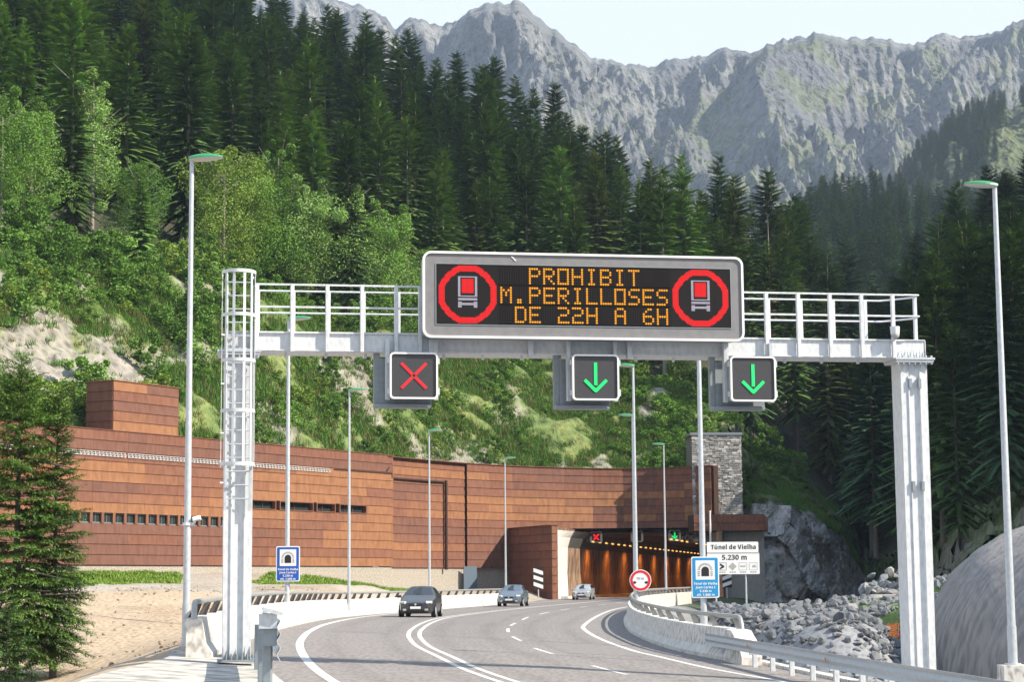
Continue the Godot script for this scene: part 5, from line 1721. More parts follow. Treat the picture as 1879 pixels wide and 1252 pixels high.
# ---------------------------------------------------------------- cars
func build_car(label: String, at: Vector3, turn: float, paint: StandardMaterial3D, boxy: bool) -> void:
	var t := thing("car", label, "car", at, turn, "cars coming out of the tunnel")
	# nose at +z; stations: distance behind the nose, half width, underside, belt line, roof, half width of roof
	var S := [[0.0, 0.58, 0.30, 0.60, 0.60, 0.5], [0.08, 0.72, 0.22, 0.68, 0.69, 0.6], [0.35, 0.80, 0.18, 0.76, 0.78, 0.66], [0.95, 0.855, 0.18, 0.90, 0.95, 0.70], [1.25, 0.86, 0.18, 0.93, 1.04, 0.68], [1.95, 0.865, 0.18, 0.97, 1.42, 0.56], [2.5, 0.865, 0.18, 0.98, 1.46, 0.57], [3.2, 0.855, 0.18, 1.00, 1.42, 0.55], [3.75, 0.82, 0.22, 1.01, 1.24, 0.52], [3.98, 0.76, 0.32, 0.95, 0.97, 0.5], [4.02, 0.70, 0.36, 0.80, 0.80, 0.5]]
	if boxy:
		S[3] = [0.95, 0.84, 0.18, 0.86, 0.89, 0.68]; S[4] = [1.30, 0.845, 0.18, 0.90, 0.96, 0.66]; S[5] = [1.90, 0.85, 0.18, 0.92, 1.36, 0.57]; S[6] = [2.5, 0.85, 0.18, 0.93, 1.40, 0.58]
	var b := MB.new()
	var rings := []
	for s in S:
		var r := []
		var z: float = -s[0]
		for q in [[0.0, s[2]], [s[1] * 0.86, s[2]], [s[1] * 0.985, s[2] + 0.14], [s[1], lerpf(s[2], s[3], 0.6)], [s[1] * 0.975, s[3]], [s[5] * 1.02, lerpf(s[3], s[4], 0.90)], [s[5] * 0.86, s[4]], [0.0, s[4] + 0.02]]: r.append(Vector3(q[0], q[1], z))
		rings.append(r)
	for i in rings.size() - 1:
		for k in 7:
			var p := [rings[i][k], rings[i][k + 1], rings[i + 1][k + 1], rings[i + 1][k]]
			var f := Vector3(-1, 1, 1)
			b.quad(p[0], p[3], p[2], p[1])
			b.quad(p[0] * f, p[1] * f, p[2] * f, p[3] * f)
	for e in [0, rings.size() - 1]:
		for k in range(1, 7):
			var f := Vector3(-1, 1, 1)
			b.tri(rings[e][0], rings[e][k], rings[e][k + 1]); b.tri(rings[e][0] * f, rings[e][k + 1] * f, rings[e][k] * f)
	part("body", b.mesh(), paint, t)
	# glass, a little proud of the body
	var out := func(a: Vector3, c: Vector3, d: Vector3, e: Vector3, mb: MB) -> void:
		var n := (c - a).cross(e - a).normalized() * 0.012
		mb.quad(a + n, c + n, d + n, e + n)
	var f := Vector3(-1, 1, 1)
	b = MB.new()
	var wl: Array = rings[4]
	var wu: Array = rings[5]
	var A: Vector3 = wl[7].lerp(wl[5], 0.93) + Vector3(0, -0.02, 0)
	var C: Vector3 = wu[7].lerp(wu[5], 0.90) + Vector3(0, -0.02, -0.03)
	out.call(wl[7].lerp(wu[7], 0.06), A.lerp(C, 0.06), C.lerp(A, 0.05), wu[7].lerp(wl[7], 0.05), b)
	out.call((A.lerp(C, 0.06)) * f, wl[7].lerp(wu[7], 0.06), wu[7].lerp(wl[7], 0.05), C.lerp(A, 0.05) * f, b)
	part("windscreen", b.mesh(), M.glass_dark, t)
	for q in [[4, 5, 0.55, 1.0], [5, 6, 0.05, 0.95], [6, 7, 0.05, 0.95], [7, 8, 0.05, 0.75]]:
		for side in [1, -1]:
			b = MB.new()
			var ff := Vector3(side, 1, 1)
			var a0: Vector3 = rings[q[0]][4].lerp(rings[q[1]][4], q[2])
			var a1: Vector3 = rings[q[0]][4].lerp(rings[q[1]][4], q[3])
			var u0: Vector3 = rings[q[0]][5].lerp(rings[q[1]][5], q[2])
			var u1: Vector3 = rings[q[0]][5].lerp(rings[q[1]][5], q[3])
			var P := [a0.lerp(u0, 0.1) * ff, a1.lerp(u1, 0.1) * ff, a1.lerp(u1, 0.93) * ff, a0.lerp(u0, 0.93) * ff]
			for v in 4: P[v] += Vector3(side * 0.014, 0.004, 0)
			if side > 0: b.quad(P[0], P[1], P[2], P[3])
			else: b.quad(P[1], P[0], P[3], P[2])
			part("side_window", b.mesh(), M.glass_dark, t)
	# lights, grille, bumper, number plate, mirrors
	for s in [-1, 1]:
		var h := MB.new()
		h.bbox(Vector3(s * 0.60, 0.68, -0.17), Vector3(0.30, 0.13, 0.26), 0.04, Basis(Vector3.UP, s * 0.45) * Basis(Vector3.RIGHT, -0.35))
		part("headlight", h.mesh(), M.lamp_glass, t)
		h = MB.new()
		h.bbox(Vector3(s * 0.97, 0.99, -1.48), Vector3(0.20, 0.13, 0.10), 0.03)
		part("mirror", h.mesh(), paint, t)
		h = MB.new()
		h.bbox(Vector3(s * 0.52, 0.36, 0.0), Vector3(0.16, 0.10, 0.06), 0.02)
		part("fog_light", h.mesh(), M.sign_grey, t)
	b = MB.new()
	b.bbox(Vector3(0, 0.60, 0.0), Vector3(0.62, 0.12, 0.05), 0.02)
	part("grille", b.mesh(), M.black, t)
	b = MB.new()
	b.bbox(Vector3(0, 0.34, 0.0), Vector3(0.86, 0.13, 0.05), 0.03)
	part("bumper_intake", b.mesh(), M.black, t)
	b = MB.new()
	b.cyl(Vector3(0, 0.615, 0.02), Vector3(0, 0.615, 0.045), 0.055, 0.05, 10)
	part("badge", b.mesh(), M.galv, t)
	b = MB.new()
	b.box(Vector3(0, 0.465, 0.03), Vector3(0.50, 0.115, 0.02))
	part("number_plate", b.mesh(), M.white, t)
	for z in [-0.78, -3.25]:
		for s in [-1, 1]:
			b = MB.new()
			b.cyl(Vector3(-0.10, 0, 0), Vector3(0.10, 0, 0), 0.31, 0.31, 18)
			var wh := part("wheel", b.mesh(), M.rubber, t, Vector3(s * 0.775, 0.31, z))
			b = MB.new()
			b.cyl(Vector3(s * 0.085, 0, 0), Vector3(s * 0.106, 0, 0), 0.205, 0.19, 14)
			part("rim", b.mesh(), M.galv, wh)

func build_cars() -> void:
	var p := mat(lin(0.012, 0.012, 0.014), 0.25)
	p.clearcoat_enabled = true
	var q := mat(lin(0.13, 0.17, 0.22), 0.3, 0.5)
	q.clearcoat_enabled = true
	var r := mat(lin(0.42, 0.45, 0.48), 0.3, 0.4)
	r.clearcoat_enabled = true
	build_car("black hatchback driving towards us in the left lane", Vector3(-4.66, 0.005, -93.6), -0.08, p, false)
	build_car("silver blue car behind the black one, between it and the tunnel", Vector3(-0.36, 0.005, -134.5), -0.15, q, false)
	build_car("small pale silver car just leaving the tunnel mouth", Vector3(6.1, 0.005, -180.5), -0.16, r, true)

# ---------------------------------------------------------------- plants
func spray(b: MB, at: Vector3, dir: Vector3, len_: float, wid: float, droop: float, c: Color) -> void:   # one flat spray of needles: a kite of two faces
	var side := dir.cross(Vector3.UP)
	side = (side.normalized() if side.length() > 0.05 else Vector3.RIGHT) * wid
	var mid := at + dir * len_ * 0.45 + Vector3.DOWN * droop * 0.3
	var tip := at + dir * len_ + Vector3.DOWN * droop
	b.col = c
	b.tri(at, mid + side, tip); b.tri(at, tip, mid - side)

func fir_crown(h: float, r: float, bare: float, sd: int, density: float, fine: int, shape := 0.85, gap := 0.0, lop := 0.0, broad := 0.30, scale_ := 1.0) -> ArrayMesh:
	var q := RandomNumberGenerator.new()
	q.seed = sd
	var b := MB.new()
	var y := h * bare
	while y < h * 0.985:
		var t := (y - h * bare) / (h * (1.0 - bare))
		var len0 := r * pow(1.0 - t, shape) * (0.55 + 0.45 * smoothstep(0.0, 0.12, t)) + 0.22
		var n := int(round(lerpf(6.5, 5.0, t) * density))
		var a0 := q.randf() * TAU
		for k in n:
			if q.randf() < gap: continue
			var a := a0 + TAU * (k + q.randf_range(-0.35, 0.35)) / n
			var L := len0 * q.randf_range(0.50, 1.15) * (1.0 + lop * cos(a + y * 0.3))
			var dir := Vector3(cos(a), 0, sin(a))
			var rise := lerpf(-0.18, 0.62, pow(t, 1.2)) + q.randf_range(-0.08, 0.08)
			var bend := lerpf(-0.30, -0.05, t)
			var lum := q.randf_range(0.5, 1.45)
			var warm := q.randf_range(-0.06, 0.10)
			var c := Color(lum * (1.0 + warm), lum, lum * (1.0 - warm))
			var base := Vector3(0, y + q.randf_range(-0.4, 0.4), 0)
			var m := int(ceil(L * fine))
			for j in range(0, m + 1):
				var s := lerpf(0.16, 1.0, float(j) / maxf(m, 1))
				var p := base + dir * L * s + Vector3.UP * (L * (rise * s + bend * s * s))
				var flow := (dir + Vector3.UP * (rise + 2 * bend * s)).normalized()
				var sl := (0.30 + 0.42 * (1.0 - s)) * minf(L, 1.7) * 0.62 * q.randf_range(0.75, 1.2) * scale_ + 0.10 * scale_
				var perp := Vector3(-dir.z, 0, dir.x)
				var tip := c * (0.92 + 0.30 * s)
				spray(b, p, (flow * 0.75 + perp * 0.8).normalized(), sl, sl * broad, sl * 0.22, tip)
				spray(b, p, (flow * 0.75 - perp * 0.8).normalized(), sl, sl * broad, sl * 0.22, tip)
				if j % 2 == 0: spray(b, p + Vector3.UP * 0.02, (flow * 0.8 + Vector3.DOWN * 0.35 + perp * q.randf_range(-0.4, 0.4)).normalized(), sl * 0.9, sl * 0.24, sl * 0.35, c * 0.95)
				if j == m: spray(b, p, flow, sl * 0.9, sl * 0.22, 0.02, tip)
		y += lerpf(0.62, 0.34, t) / sqrt(density) * (h / 24.0 if h > 14 else 0.55)
	b.col = Color(1, 1, 1)
	for k in 5: spray(b, Vector3(0, h * 0.965 - k * 0.12, 0), Vector3(cos(k * 2.2) * 0.35, 1, sin(k * 2.2) * 0.35).normalized(), h * 0.035, 0.07, 0, b.col)
	return b.mesh()

func fir_trunk(h: float, r: float, snags: int, sd: int) -> ArrayMesh:
	var q := RandomNumberGenerator.new()
	q.seed = sd
	var b := MB.new()
	var lean := Vector3(q.randf_range(-0.02, 0.02), 0, q.randf_range(-0.02, 0.02)) * h
	var at := func(s: float) -> Vector3: return Vector3(0, -1.2 + (h + 1.0) * s, 0) + lean * s * s * 0.4
	for i in 6: b.cyl(at.call(i / 6.0), at.call((i + 1) / 6.0), r * (1.0 - i / 6.2), r * (1.0 - (i + 1) / 6.2), 7, false)
	for i in snags:
		var y := q.randf_range(0.10, 0.75)
		var a := q.randf() * TAU
		var p: Vector3 = at.call(y)
		var L := q.randf_range(0.8, 2.4)
		b.cyl(p, p + Vector3(cos(a) * L, q.randf_range(-0.35, 0.1) * L, sin(a) * L), 0.05, 0.012, 4, false)
	return b.mesh()

func leafy_crown(h: float, r: float, sd: int, leaves: int, size: float, lobes: int, low := 0.18, weep := 0.0) -> ArrayMesh:
	var q := RandomNumberGenerator.new()
	q.seed = sd
	var b := MB.new()
	var L := []
	for i in lobes:
		var s := (i + 0.5) / lobes
		var y := lerpf(h * low, h * 0.93, s)
		var rr := r * (0.35 + 0.65 * sin(PI * pow(s, 0.75) * 0.93 + 0.1))
		var a := i * 2.4 + q.randf()
		var o := rr * q.randf_range(0.2, 0.95)
		L.append([Vector3(cos(a) * o, y, sin(a) * o), rr * q.randf_range(0.22, 0.58), q.randf_range(0.62, 1.35)])
	for i in leaves:
		var lb: Array = L[q.randi() % L.size()]
		var d := Vector3(q.randfn(), q.randfn() * 0.9, q.randfn()).normalized()
		var p: Vector3 = lb[0] + d * lb[1] * pow(q.randf(), 0.38)
		var lum: float = lb[2] * q.randf_range(0.7, 1.3)
		b.col = Color(lum * q.randf_range(0.92, 1.1), lum, lum * q.randf_range(0.75, 1.05))
		var t := (Vector3(q.randfn(), q.randfn() * 0.6, q.randfn()) + d * 0.5 + Vector3.DOWN * weep).normalized()
		var sd_ := t.cross(Vector3(q.randfn(), q.randfn(), q.randfn())).normalized()
		var z := size * q.randf_range(0.6, 1.3)
		b.tri(p - t * z * 0.5, p + sd_ * z * 0.32, p + t * z * 0.5); b.tri(p - t * z * 0.5, p + t * z * 0.5, p - sd_ * z * 0.32)
	return b.mesh()

func leafy_trunk(h: float, r: float, sd: int) -> ArrayMesh:
	var q := RandomNumberGenerator.new()
	q.seed = sd
	var b := MB.new()
	b.cyl(Vector3(0, -1.2, 0), Vector3(0, h * 0.4, 0), r, r * 0.72, 7, false); b.cyl(Vector3(0, h * 0.4, 0), Vector3(0.1, h * 0.86, 0), r * 0.72, r * 0.15, 6, false)
	for i in 9:
		var y := h * q.randf_range(0.22, 0.75)
		var a := i * 2.3 + q.randf()
		var len_ := h * q.randf_range(0.14, 0.26)
		b.cyl(Vector3(0, y, 0), Vector3(cos(a) * len_, y + len_ * 0.9, sin(a) * len_), r * 0.35, r * 0.08, 5, false)
	return b.mesh()

func tree(called: String, label: String, category: String, crown: Mesh, trunk: Mesh, cm: Material, tm: Material, at: Vector3, turn := 0.0, size := 1.0, group := "") -> Node3D:
	var t := thing(called, label, category, at, turn, group)
	t.scale = Vector3.ONE * size
	part("trunk", trunk, tm, t)
	part("crown", crown, cm, t)
	return t

func hill_point(px: float, z: float) -> Vector3:
	return Vector3((px - 939.5) / 3600.0 * z, hill_y(px, z) - 0.3, -z)

func build_forest() -> void:
	var crowns := []
	var trunks := []
	for i in 8:
		var h: float = [24.0, 26.0, 22.0, 25.0, 27.0, 21.0, 23.0, 25.0][i]
		crowns.append(fir_crown(h, [4.1, 3.8, 3.7, 4.4, 3.6, 4.0, 3.4, 4.2][i], [0.10, 0.22, 0.08, 0.16, 0.26, 0.06, 0.2, 0.12][i], 100 + i, 1.25, 7, [0.60, 0.52, 0.75, 0.65, 0.45, 0.80, 0.50, 0.58][i], [0.06, 0.12, 0.03, 0.08, 0.28, 0.04, 0.14, 0.07][i], [0.15, 0.3, 0.0, 0.2, 0.35, 0.1, 0.3, 0.2][i], 0.29, 0.80))
		trunks.append(fir_trunk(h, 0.34, [6, 18, 4, 10, 26, 4, 14, 8][i], 200 + i))
	var young := [fir_crown(11.0, 2.3, 0.03, 121, 1.2, 4, 0.95), fir_crown(13.0, 2.4, 0.04, 122, 1.2, 4, 0.9)]
	var young_t := [fir_trunk(11.0, 0.18, 0, 221), fir_trunk(13.0, 0.2, 0, 222)]
	M.crowns = crowns; M.trunks = trunks

	# firs that stand out, one by one
	var own := [["big spreading fir behind the left lamp, broad branches and pale trunk", 338, 214, 0, 1.08, 0, 1.25], ["tall sparse fir left of the message sign, pale trunk showing for most of its height", 747, 250, 4, 0.88, 2, 0.9], ["tall sparse fir above the message sign, bare pale trunk in the middle", 968, 252, 4, 0.86, 2, 0.9],
		["fir with a broad dark crown standing highest above the right of the message sign", 1052, 296, 3, 1.02, 0, 1.0], ["tall fir with a pale lower trunk behind the right end of the message sign", 1180, 262, 1, 0.88, 1, 1.0], ["dark green fir of even cone shape left of the first lamp", 120, 196, 5, 0.82, 1, 1.1],
		["tall bare-trunked fir in deep shade right of the rock face", 1592, 236, 4, 0.9, 4, 0.9], ["fir half hiding the right leg of the gantry, lit on its upper branches", 1520, 246, 7, 0.96, 5, 1.0], ["slim fir behind the right railing of the gantry", 1440, 262, 6, 1.0, 1, 1.0]]
	for o in own:
		tree("fir_tree", o[0], "fir tree", crowns[o[3]], trunks[o[3]], M.fir[o[5]], M.pale_bark, hill_point(o[1], o[2]), rng.randf() * TAU, o[4])
	for o in [[1600, 206, 3, 0.95, "dark fir beside the rock face, behind the gully"], [1600, 214, 1, 0.9, "dark fir behind the boulder pile, left of the gantry's right leg"]]:
		tree("fir_tree", o[4], "fir tree", crowns[o[2]], trunks[o[2]], M.fir[4], M.bark, Vector3((o[0] - 939.5) / 3600.0 * o[1], 5.0, -o[1]), 1.0, o[3])
	# a dying fir whose twigs have gone red
	tree("dying_fir", "small dying fir with reddish bare twigs right of the message sign", "fir tree", fir_crown(18, 2.2, 0.35, 141, 0.6, 2, 0.6, 0.35), trunks[6], M.twig, M.pale_bark, hill_point(1418, 268), 1.0, 1.1)

	var places := []
	var z := 138.0
	while z < 425.0:
		var px := -130.0
		while px < 1900.0:
			var qx := px + rng.randf_range(-0.36, 0.36) * 7.6 / z * 3600.0
			var qz := z + rng.randf_range(-3.0, 3.0)
			var s := stations(qx)
			px += 7.6 / z * 3600.0
			var lower := s[4] + (5.0 if qx < 820 else 1.0)
			if qx > 820 and qx < 1330: lower = s[4] + 4.0
			if qx > 1480: lower = s[4] - 6.0
			if qx > 1640: lower = s[2] + 12.0
			if qz < 204 and qx < 1640: continue
			if qz < lower or qz > s[8] + 9.0: continue
			if qx < 480 and qz < 236 and rng.randf() < 0.25: continue
			if qx > 375 and qx < 770 and qz < 232 and rng.randf() < 0.75: continue
			var near_own := false
			for o in own:
				if absf(o[1] - qx) < 3.6 / qz * 3600.0 and absf(o[2] - qz) < 12 and o[2] > qz: near_own = true
			if near_own: continue
			places.append([qx, qz])
		z += 7.2
	var singles := 0
	var rest := [[], [], [], []]
	var protos := {}
	var zones := [[-200, 160, "at the far left edge"], [160, 330, "left of the first lamp"], [330, 480, "between the left lamp and the ladder cage"], [480, 640, "above the gantry's left railing"], [640, 780, "just left of the message sign"], [780, 930, "behind the sign's left ring"], [930, 1080, "behind the middle of the sign"], [1080, 1230, "above the sign's last letters"], [1230, 1370, "behind the sign's right ring"], [1370, 1500, "above the right railing"], [1500, 1690, "behind the gantry's right leg"], [1690, 1950, "at the right edge behind the mound"]]
	for p in places:
		var i := rng.randi() % 8
		var size := rng.randf_range(0.74, 1.16)
		var tint := rng.randi() % 3
		if rng.randf() < 0.12: tint = 5
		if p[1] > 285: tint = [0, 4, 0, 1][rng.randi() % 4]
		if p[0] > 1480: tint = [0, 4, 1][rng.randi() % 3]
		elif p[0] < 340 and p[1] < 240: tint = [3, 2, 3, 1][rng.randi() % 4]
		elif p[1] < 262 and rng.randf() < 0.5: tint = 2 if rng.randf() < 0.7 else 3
		var at := hill_point(p[0], p[1])
		if singles < 282:
			singles += 1
			var zone: Array = zones[-1]
			for q in zones:
				if p[0] >= q[0] and p[0] < q[1]: zone = q
			var depth := "front" if p[1] < 245 else ("middle" if p[1] < 300 else "back")
			var hue: String = ["dark green", "green", "light green", "bright green", "bluish dark", "yellowish"][tint]
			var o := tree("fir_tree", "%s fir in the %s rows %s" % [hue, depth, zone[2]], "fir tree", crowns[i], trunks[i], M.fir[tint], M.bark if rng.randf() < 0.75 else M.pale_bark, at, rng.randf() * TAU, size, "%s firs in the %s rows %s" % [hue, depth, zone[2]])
			o.rotation.x = rng.randf_range(-0.02, 0.02)
		else:
			rest[i % 4].append(Transform3D(Basis(Vector3.UP, rng.randf() * TAU).scaled(Vector3.ONE * size), at))
	# the hill beyond, its trees too small to tell apart
	for k in 1500:
		var px := rng.randf_range(1180, 2250)
		var zz := rng.randf_range(420, 880)
		var x := (px - 939.5) / 3600.0 * zz
		rest[k % 4].append(Transform3D(Basis(Vector3.UP, rng.randf() * TAU).scaled(Vector3.ONE * rng.randf_range(0.62, 1.0)), Vector3(x, far_hill_y(px, zz) - 2.0, -zz)))
	for k in 900:
		var px := rng.randf_range(1580, 2150)
		var d := rng.randf_range(1180, 1500)
		var n := patches.get_noise_2d(px * 0.25, d * 0.05)
		if px > 1790 and n > -0.05: continue
		var y := knoll_y(px, d)
		rest[k % 4].append(Transform3D(Basis(Vector3.UP, k).scaled(Vector3.ONE * rng.randf_range(0.6, 0.95)), Vector3((px - 939.5) / 3600.0 * d, y - 2, -d)))
	# hill to the right of the picture: it shades the valley
	for k in 260:
		var px := rng.randf_range(1960, 2700)
		var s := stations(px)
		var zz := rng.randf_range(s[4], s[8])
		rest[k % 4].append(Transform3D(Basis(Vector3.UP, k).scaled(Vector3.ONE * rng.randf_range(0.8, 1.05)), hill_point(px, zz)))
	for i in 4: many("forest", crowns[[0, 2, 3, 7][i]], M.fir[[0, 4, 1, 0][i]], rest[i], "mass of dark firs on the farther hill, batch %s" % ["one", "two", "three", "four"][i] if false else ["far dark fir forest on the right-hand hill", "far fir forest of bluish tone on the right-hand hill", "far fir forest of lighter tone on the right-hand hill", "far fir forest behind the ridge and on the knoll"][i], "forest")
	# young firs along the foot of the slope
	var yl := [[1090, 243, "young pale green fir behind the green arrow signal, left of its twin"], [1065, 246, "small bright young fir below the message sign"], [905, 240, "young fir standing alone on the bank below the message sign, left of the middle signal"], [680, 236, "young fir among the birches left of the message sign"], [1400, 250, "young fir above the grassy rock right of the stone tower"], [250, 189, "young fir on the bank above the rusty tower"], [600, 222, "young fir behind the left railing of the gantry"], [1155, 250, "young pale green fir behind the right part of the message sign"]]
	for i in yl.size():
		tree("young_fir", yl[i][2], "fir tree", young[i % 2], young_t[i % 2], M.fir[3], M.pale_bark, hill_point(yl[i][0], yl[i][1]), rng.randf() * TAU, rng.randf_range(0.6, 1.0))
	# broadleaf trees at the edge of the wood
	var lc := [leafy_crown(15, 4.2, 301, 18000, 0.21, 34, 0.14, 0.2), leafy_crown(13, 4.6, 302, 18000, 0.20, 32, 0.10, 0.6), leafy_crown(17, 2.9, 303, 14000, 0.20, 30, 0.12, 0.1)]
	var lt := [leafy_trunk(15, 0.22, 311), leafy_trunk(13, 0.2, 312), leafy_trunk(17, 0.2, 313)]
	var bl := [[-10, 186, 0, 0.95, 0, "bright green broadleaf tree at the left edge above the bank"], [45, 190, 0, 0.9, 1, "light green broadleaf tree near the left edge, left of the dark cone-shaped fir"], [160, 203, 2, 1.1, 3, "pale silvery green poplar rising among the firs at the left"], [75, 214, 0, 0.85, 0, "green broadleaf tree behind the pale one at the left edge"],
		[245, 196, 1, 0.8, 2, "round dark green broadleaf tree left of the lamp"], [405, 203, 1, 1.1, 4, "large willow-like broadleaf tree just right of the left lamp"], [452, 208, 1, 1.0, 0, "broadleaf tree behind the ladder cage, right of the willow-like tree"], [505, 214, 2, 1.05, 0, "upright light green birch behind the ladder cage"], [560, 214, 0, 1.0, 3, "silvery birch behind the left railing, left of a wider one"], [620, 216, 0, 1.08, 3, "widest silvery green birch behind the left railing"],
		[668, 219, 1, 0.95, 1, "birch left of the message sign's corner, darker at its foot"], [712, 221, 0, 1.0, 1, "birch directly left of the message sign"], [780, 230, 1, 0.8, 1, "broadleaf tree hidden mostly by the message sign's left end"], [530, 214, 1, 0.9, 2, "low dark broadleaf tree at the foot of the birches"], [1240, 243, 1, 0.75, 2, "green broadleaf bush-like tree left of the stone tower's top"], [1340, 236, 1, 0.6, 2, "low broadleaf tree above the stone tower"], [1710, 232, 1, 1.0, 2, "dark broadleaf tree right of the gantry's right leg"], [1860, 240, 0, 1.1, 2, "dark green broadleaf tree at the right edge above the mound"]]
	for o in bl:
		tree("broadleaf_tree", o[5], "tree", lc[o[2]], lt[o[2]], M.leaf[o[4]], M.pale_bark, hill_point(o[0], o[1]), rng.randf() * TAU, o[3])
	# shrubs on the cut bank
	var sc := [leafy_crown(2.6, 1.7, 321, 1800, 0.21, 9, 0.0), leafy_crown(2.0, 1.9, 322, 1800, 0.20, 9, 0.0), leafy_crown(3.4, 1.6, 323, 2000, 0.22, 10, 0.0)]
	var n := 0
	var tries := 0
	var groups := [[0, "shrubs on the bank above the rusty roof tower", 330], [0, "shrubs on the bank behind the ladder cage", 480], [1, "shrubs on the bank left of the red cross", 720], [2, "shrubs on the bank right of the red cross", 880], [2, "shrubs on the bank left of the middle arrow", 1040], [3, "shrubs on the bank below the middle arrow", 1180], [3, "shrubs on the bank left of the stone tower", 1330], [4, "shrubs on the knoll right of the stone tower", 2000]]
	while n < 285 and tries < 6000:
		tries += 1
		var px := rng.randf_range(0, 1540)
		var s := stations(px)
		var t := rng.randf()
		if px < 270 and t < 0.52 and t > 0.22: continue
		if px > 1330 and (t < 0.15 or rng.randf() < 0.4): continue
		if patches.get_noise_2d(px * 0.06, t * 10) < -0.04 and rng.randf() < 0.75: continue
		var zz := lerpf(s[2], s[4] + 6.0, t)
		var at := hill_point(px, zz)
		n += 1
		var gr: String = groups[-1][1]
		for q in groups:
			if px < q[2]:
				gr = q[1]
				break
		var li: int = [2, 2, 0, 4, 1][rng.randi() % 5] if px < 1330 else 2
		var kind: String = ["green", "light green", "dark green", "silvery", "yellow-green"][li]
		var high: String = ["low", "halfway", "high"][clampi(int(t * 3), 0, 2)]
		var where := gr.replace("shrubs on the", "")
		var o := solo("shrub", sc[n % 3], M.leaf[li], "%s shrub %s up the%s" % [kind, high, where], "shrub", at + Vector3(0, 0.1, 0.4), rng.randf() * TAU, "%s shrubs %s up the%s" % [kind, high, where])
		var k := rng.randf_range(0.7, 1.6) if px < 480 or t > 0.75 else rng.randf_range(0.4, 1.05)
		o.scale = Vector3(k, k * rng.randf_range(0.7, 1.1), k)
	var low := []
	for i in 620:
		var px := rng.randf_range(-60, 1340)
		var s := stations(px)
		var t := rng.randf()
		if px < 290 and t > 0.2 and t < 0.5: continue
		if patches.get_noise_2d(px * 0.06 + 50, t * 10) < (-0.12 if px < 470 else 0.06): continue
		var zz := lerpf(s[2], s[4] + 14.0, t)
		low.append(Transform3D(Basis(Vector3.UP, rng.randf() * TAU).scaled(Vector3(1, rng.randf_range(0.5, 0.9), 1) * rng.randf_range(0.4, 1.0)), hill_point(px, zz) + Vector3(0, 0.1, 0.3)))
	many("undergrowth", sc[1], M.leaf[0], low, "low green bushes and saplings covering the cut bank", "undergrowth")
	# grass and low growth over the bank, past counting
	var tuft := MB.new()
	var tq := RandomNumberGenerator.new()
	tq.seed = 5
	for i in 26:
		var a := tq.randf() * TAU
		var d := Vector3(cos(a) * 0.45, tq.randf_range(0.5, 1.0), sin(a) * 0.45).normalized()
		var at := Vector3(tq.randf_range(-0.5, 0.5), 0, tq.randf_range(-0.5, 0.5))
		var sd := Vector3(-sin(a), 0, cos(a)) * 0.05
		var lum := tq.randf_range(0.65, 1.35)
		tuft.col = Color(lum, lum, lum)
		tuft.tri(at - sd, at + sd, at + d * tq.randf_range(0.4, 0.9))
	var tm := tuft.mesh()
	var green := []
	var dry := []
	for i in 52000:
		var px := rng.randf_range(-40, 1560)
		var s := stations(px)
		var t := rng.randf()
		if px < 290 and t > 0.22 and t < 0.52 and rng.randf() < 0.9: continue
		if px > 1330 and t < 0.0: continue
		var zz := lerpf(s[2], s[4] + 4.0, t)
		var at := hill_point(px, zz) + Vector3(0, 0.2, 0.3)
		var nn := patches.get_noise_3d(at.x * 2.2, at.y * 2.2, zz)
		if nn > 0.20 and rng.randf() < 0.8: continue
		var tr := Transform3D(Basis(Vector3.UP, rng.randf() * TAU).scaled(Vector3.ONE * rng.randf_range(0.4, 1.0)), at)
		if rng.randf() < 0.78 or px > 1330: green.append(tr)
		else: dry.append(tr)
	many("bank_grass", tm, M.leaf[2], green, "green grass and herbs growing over the cut bank", "grass")
	many("dry_grass", tm, M.dry, dry, "yellowed dry grass growing over the cut bank", "grass")
	# lawn below the building
	var blade := []
	for i in 15000:
		var x := rng.randf_range(-36, -7)
		var zz := rng.randf_range(112, 186)
		var c := near_color(x, zz)
		if c.g < c.r * 1.05: continue
		var at := Vector3(x, near_y(x, zz), -zz)
		blade.append(Transform3D(Basis(Vector3.UP, rng.randf() * TAU).scaled(Vector3(0.8, rng.randf_range(0.25, 0.5), 0.8)), at))
	many("lawn_grass", tm, M.grass, blade, "bright green lawn strip in front of the rusty building", "grass")

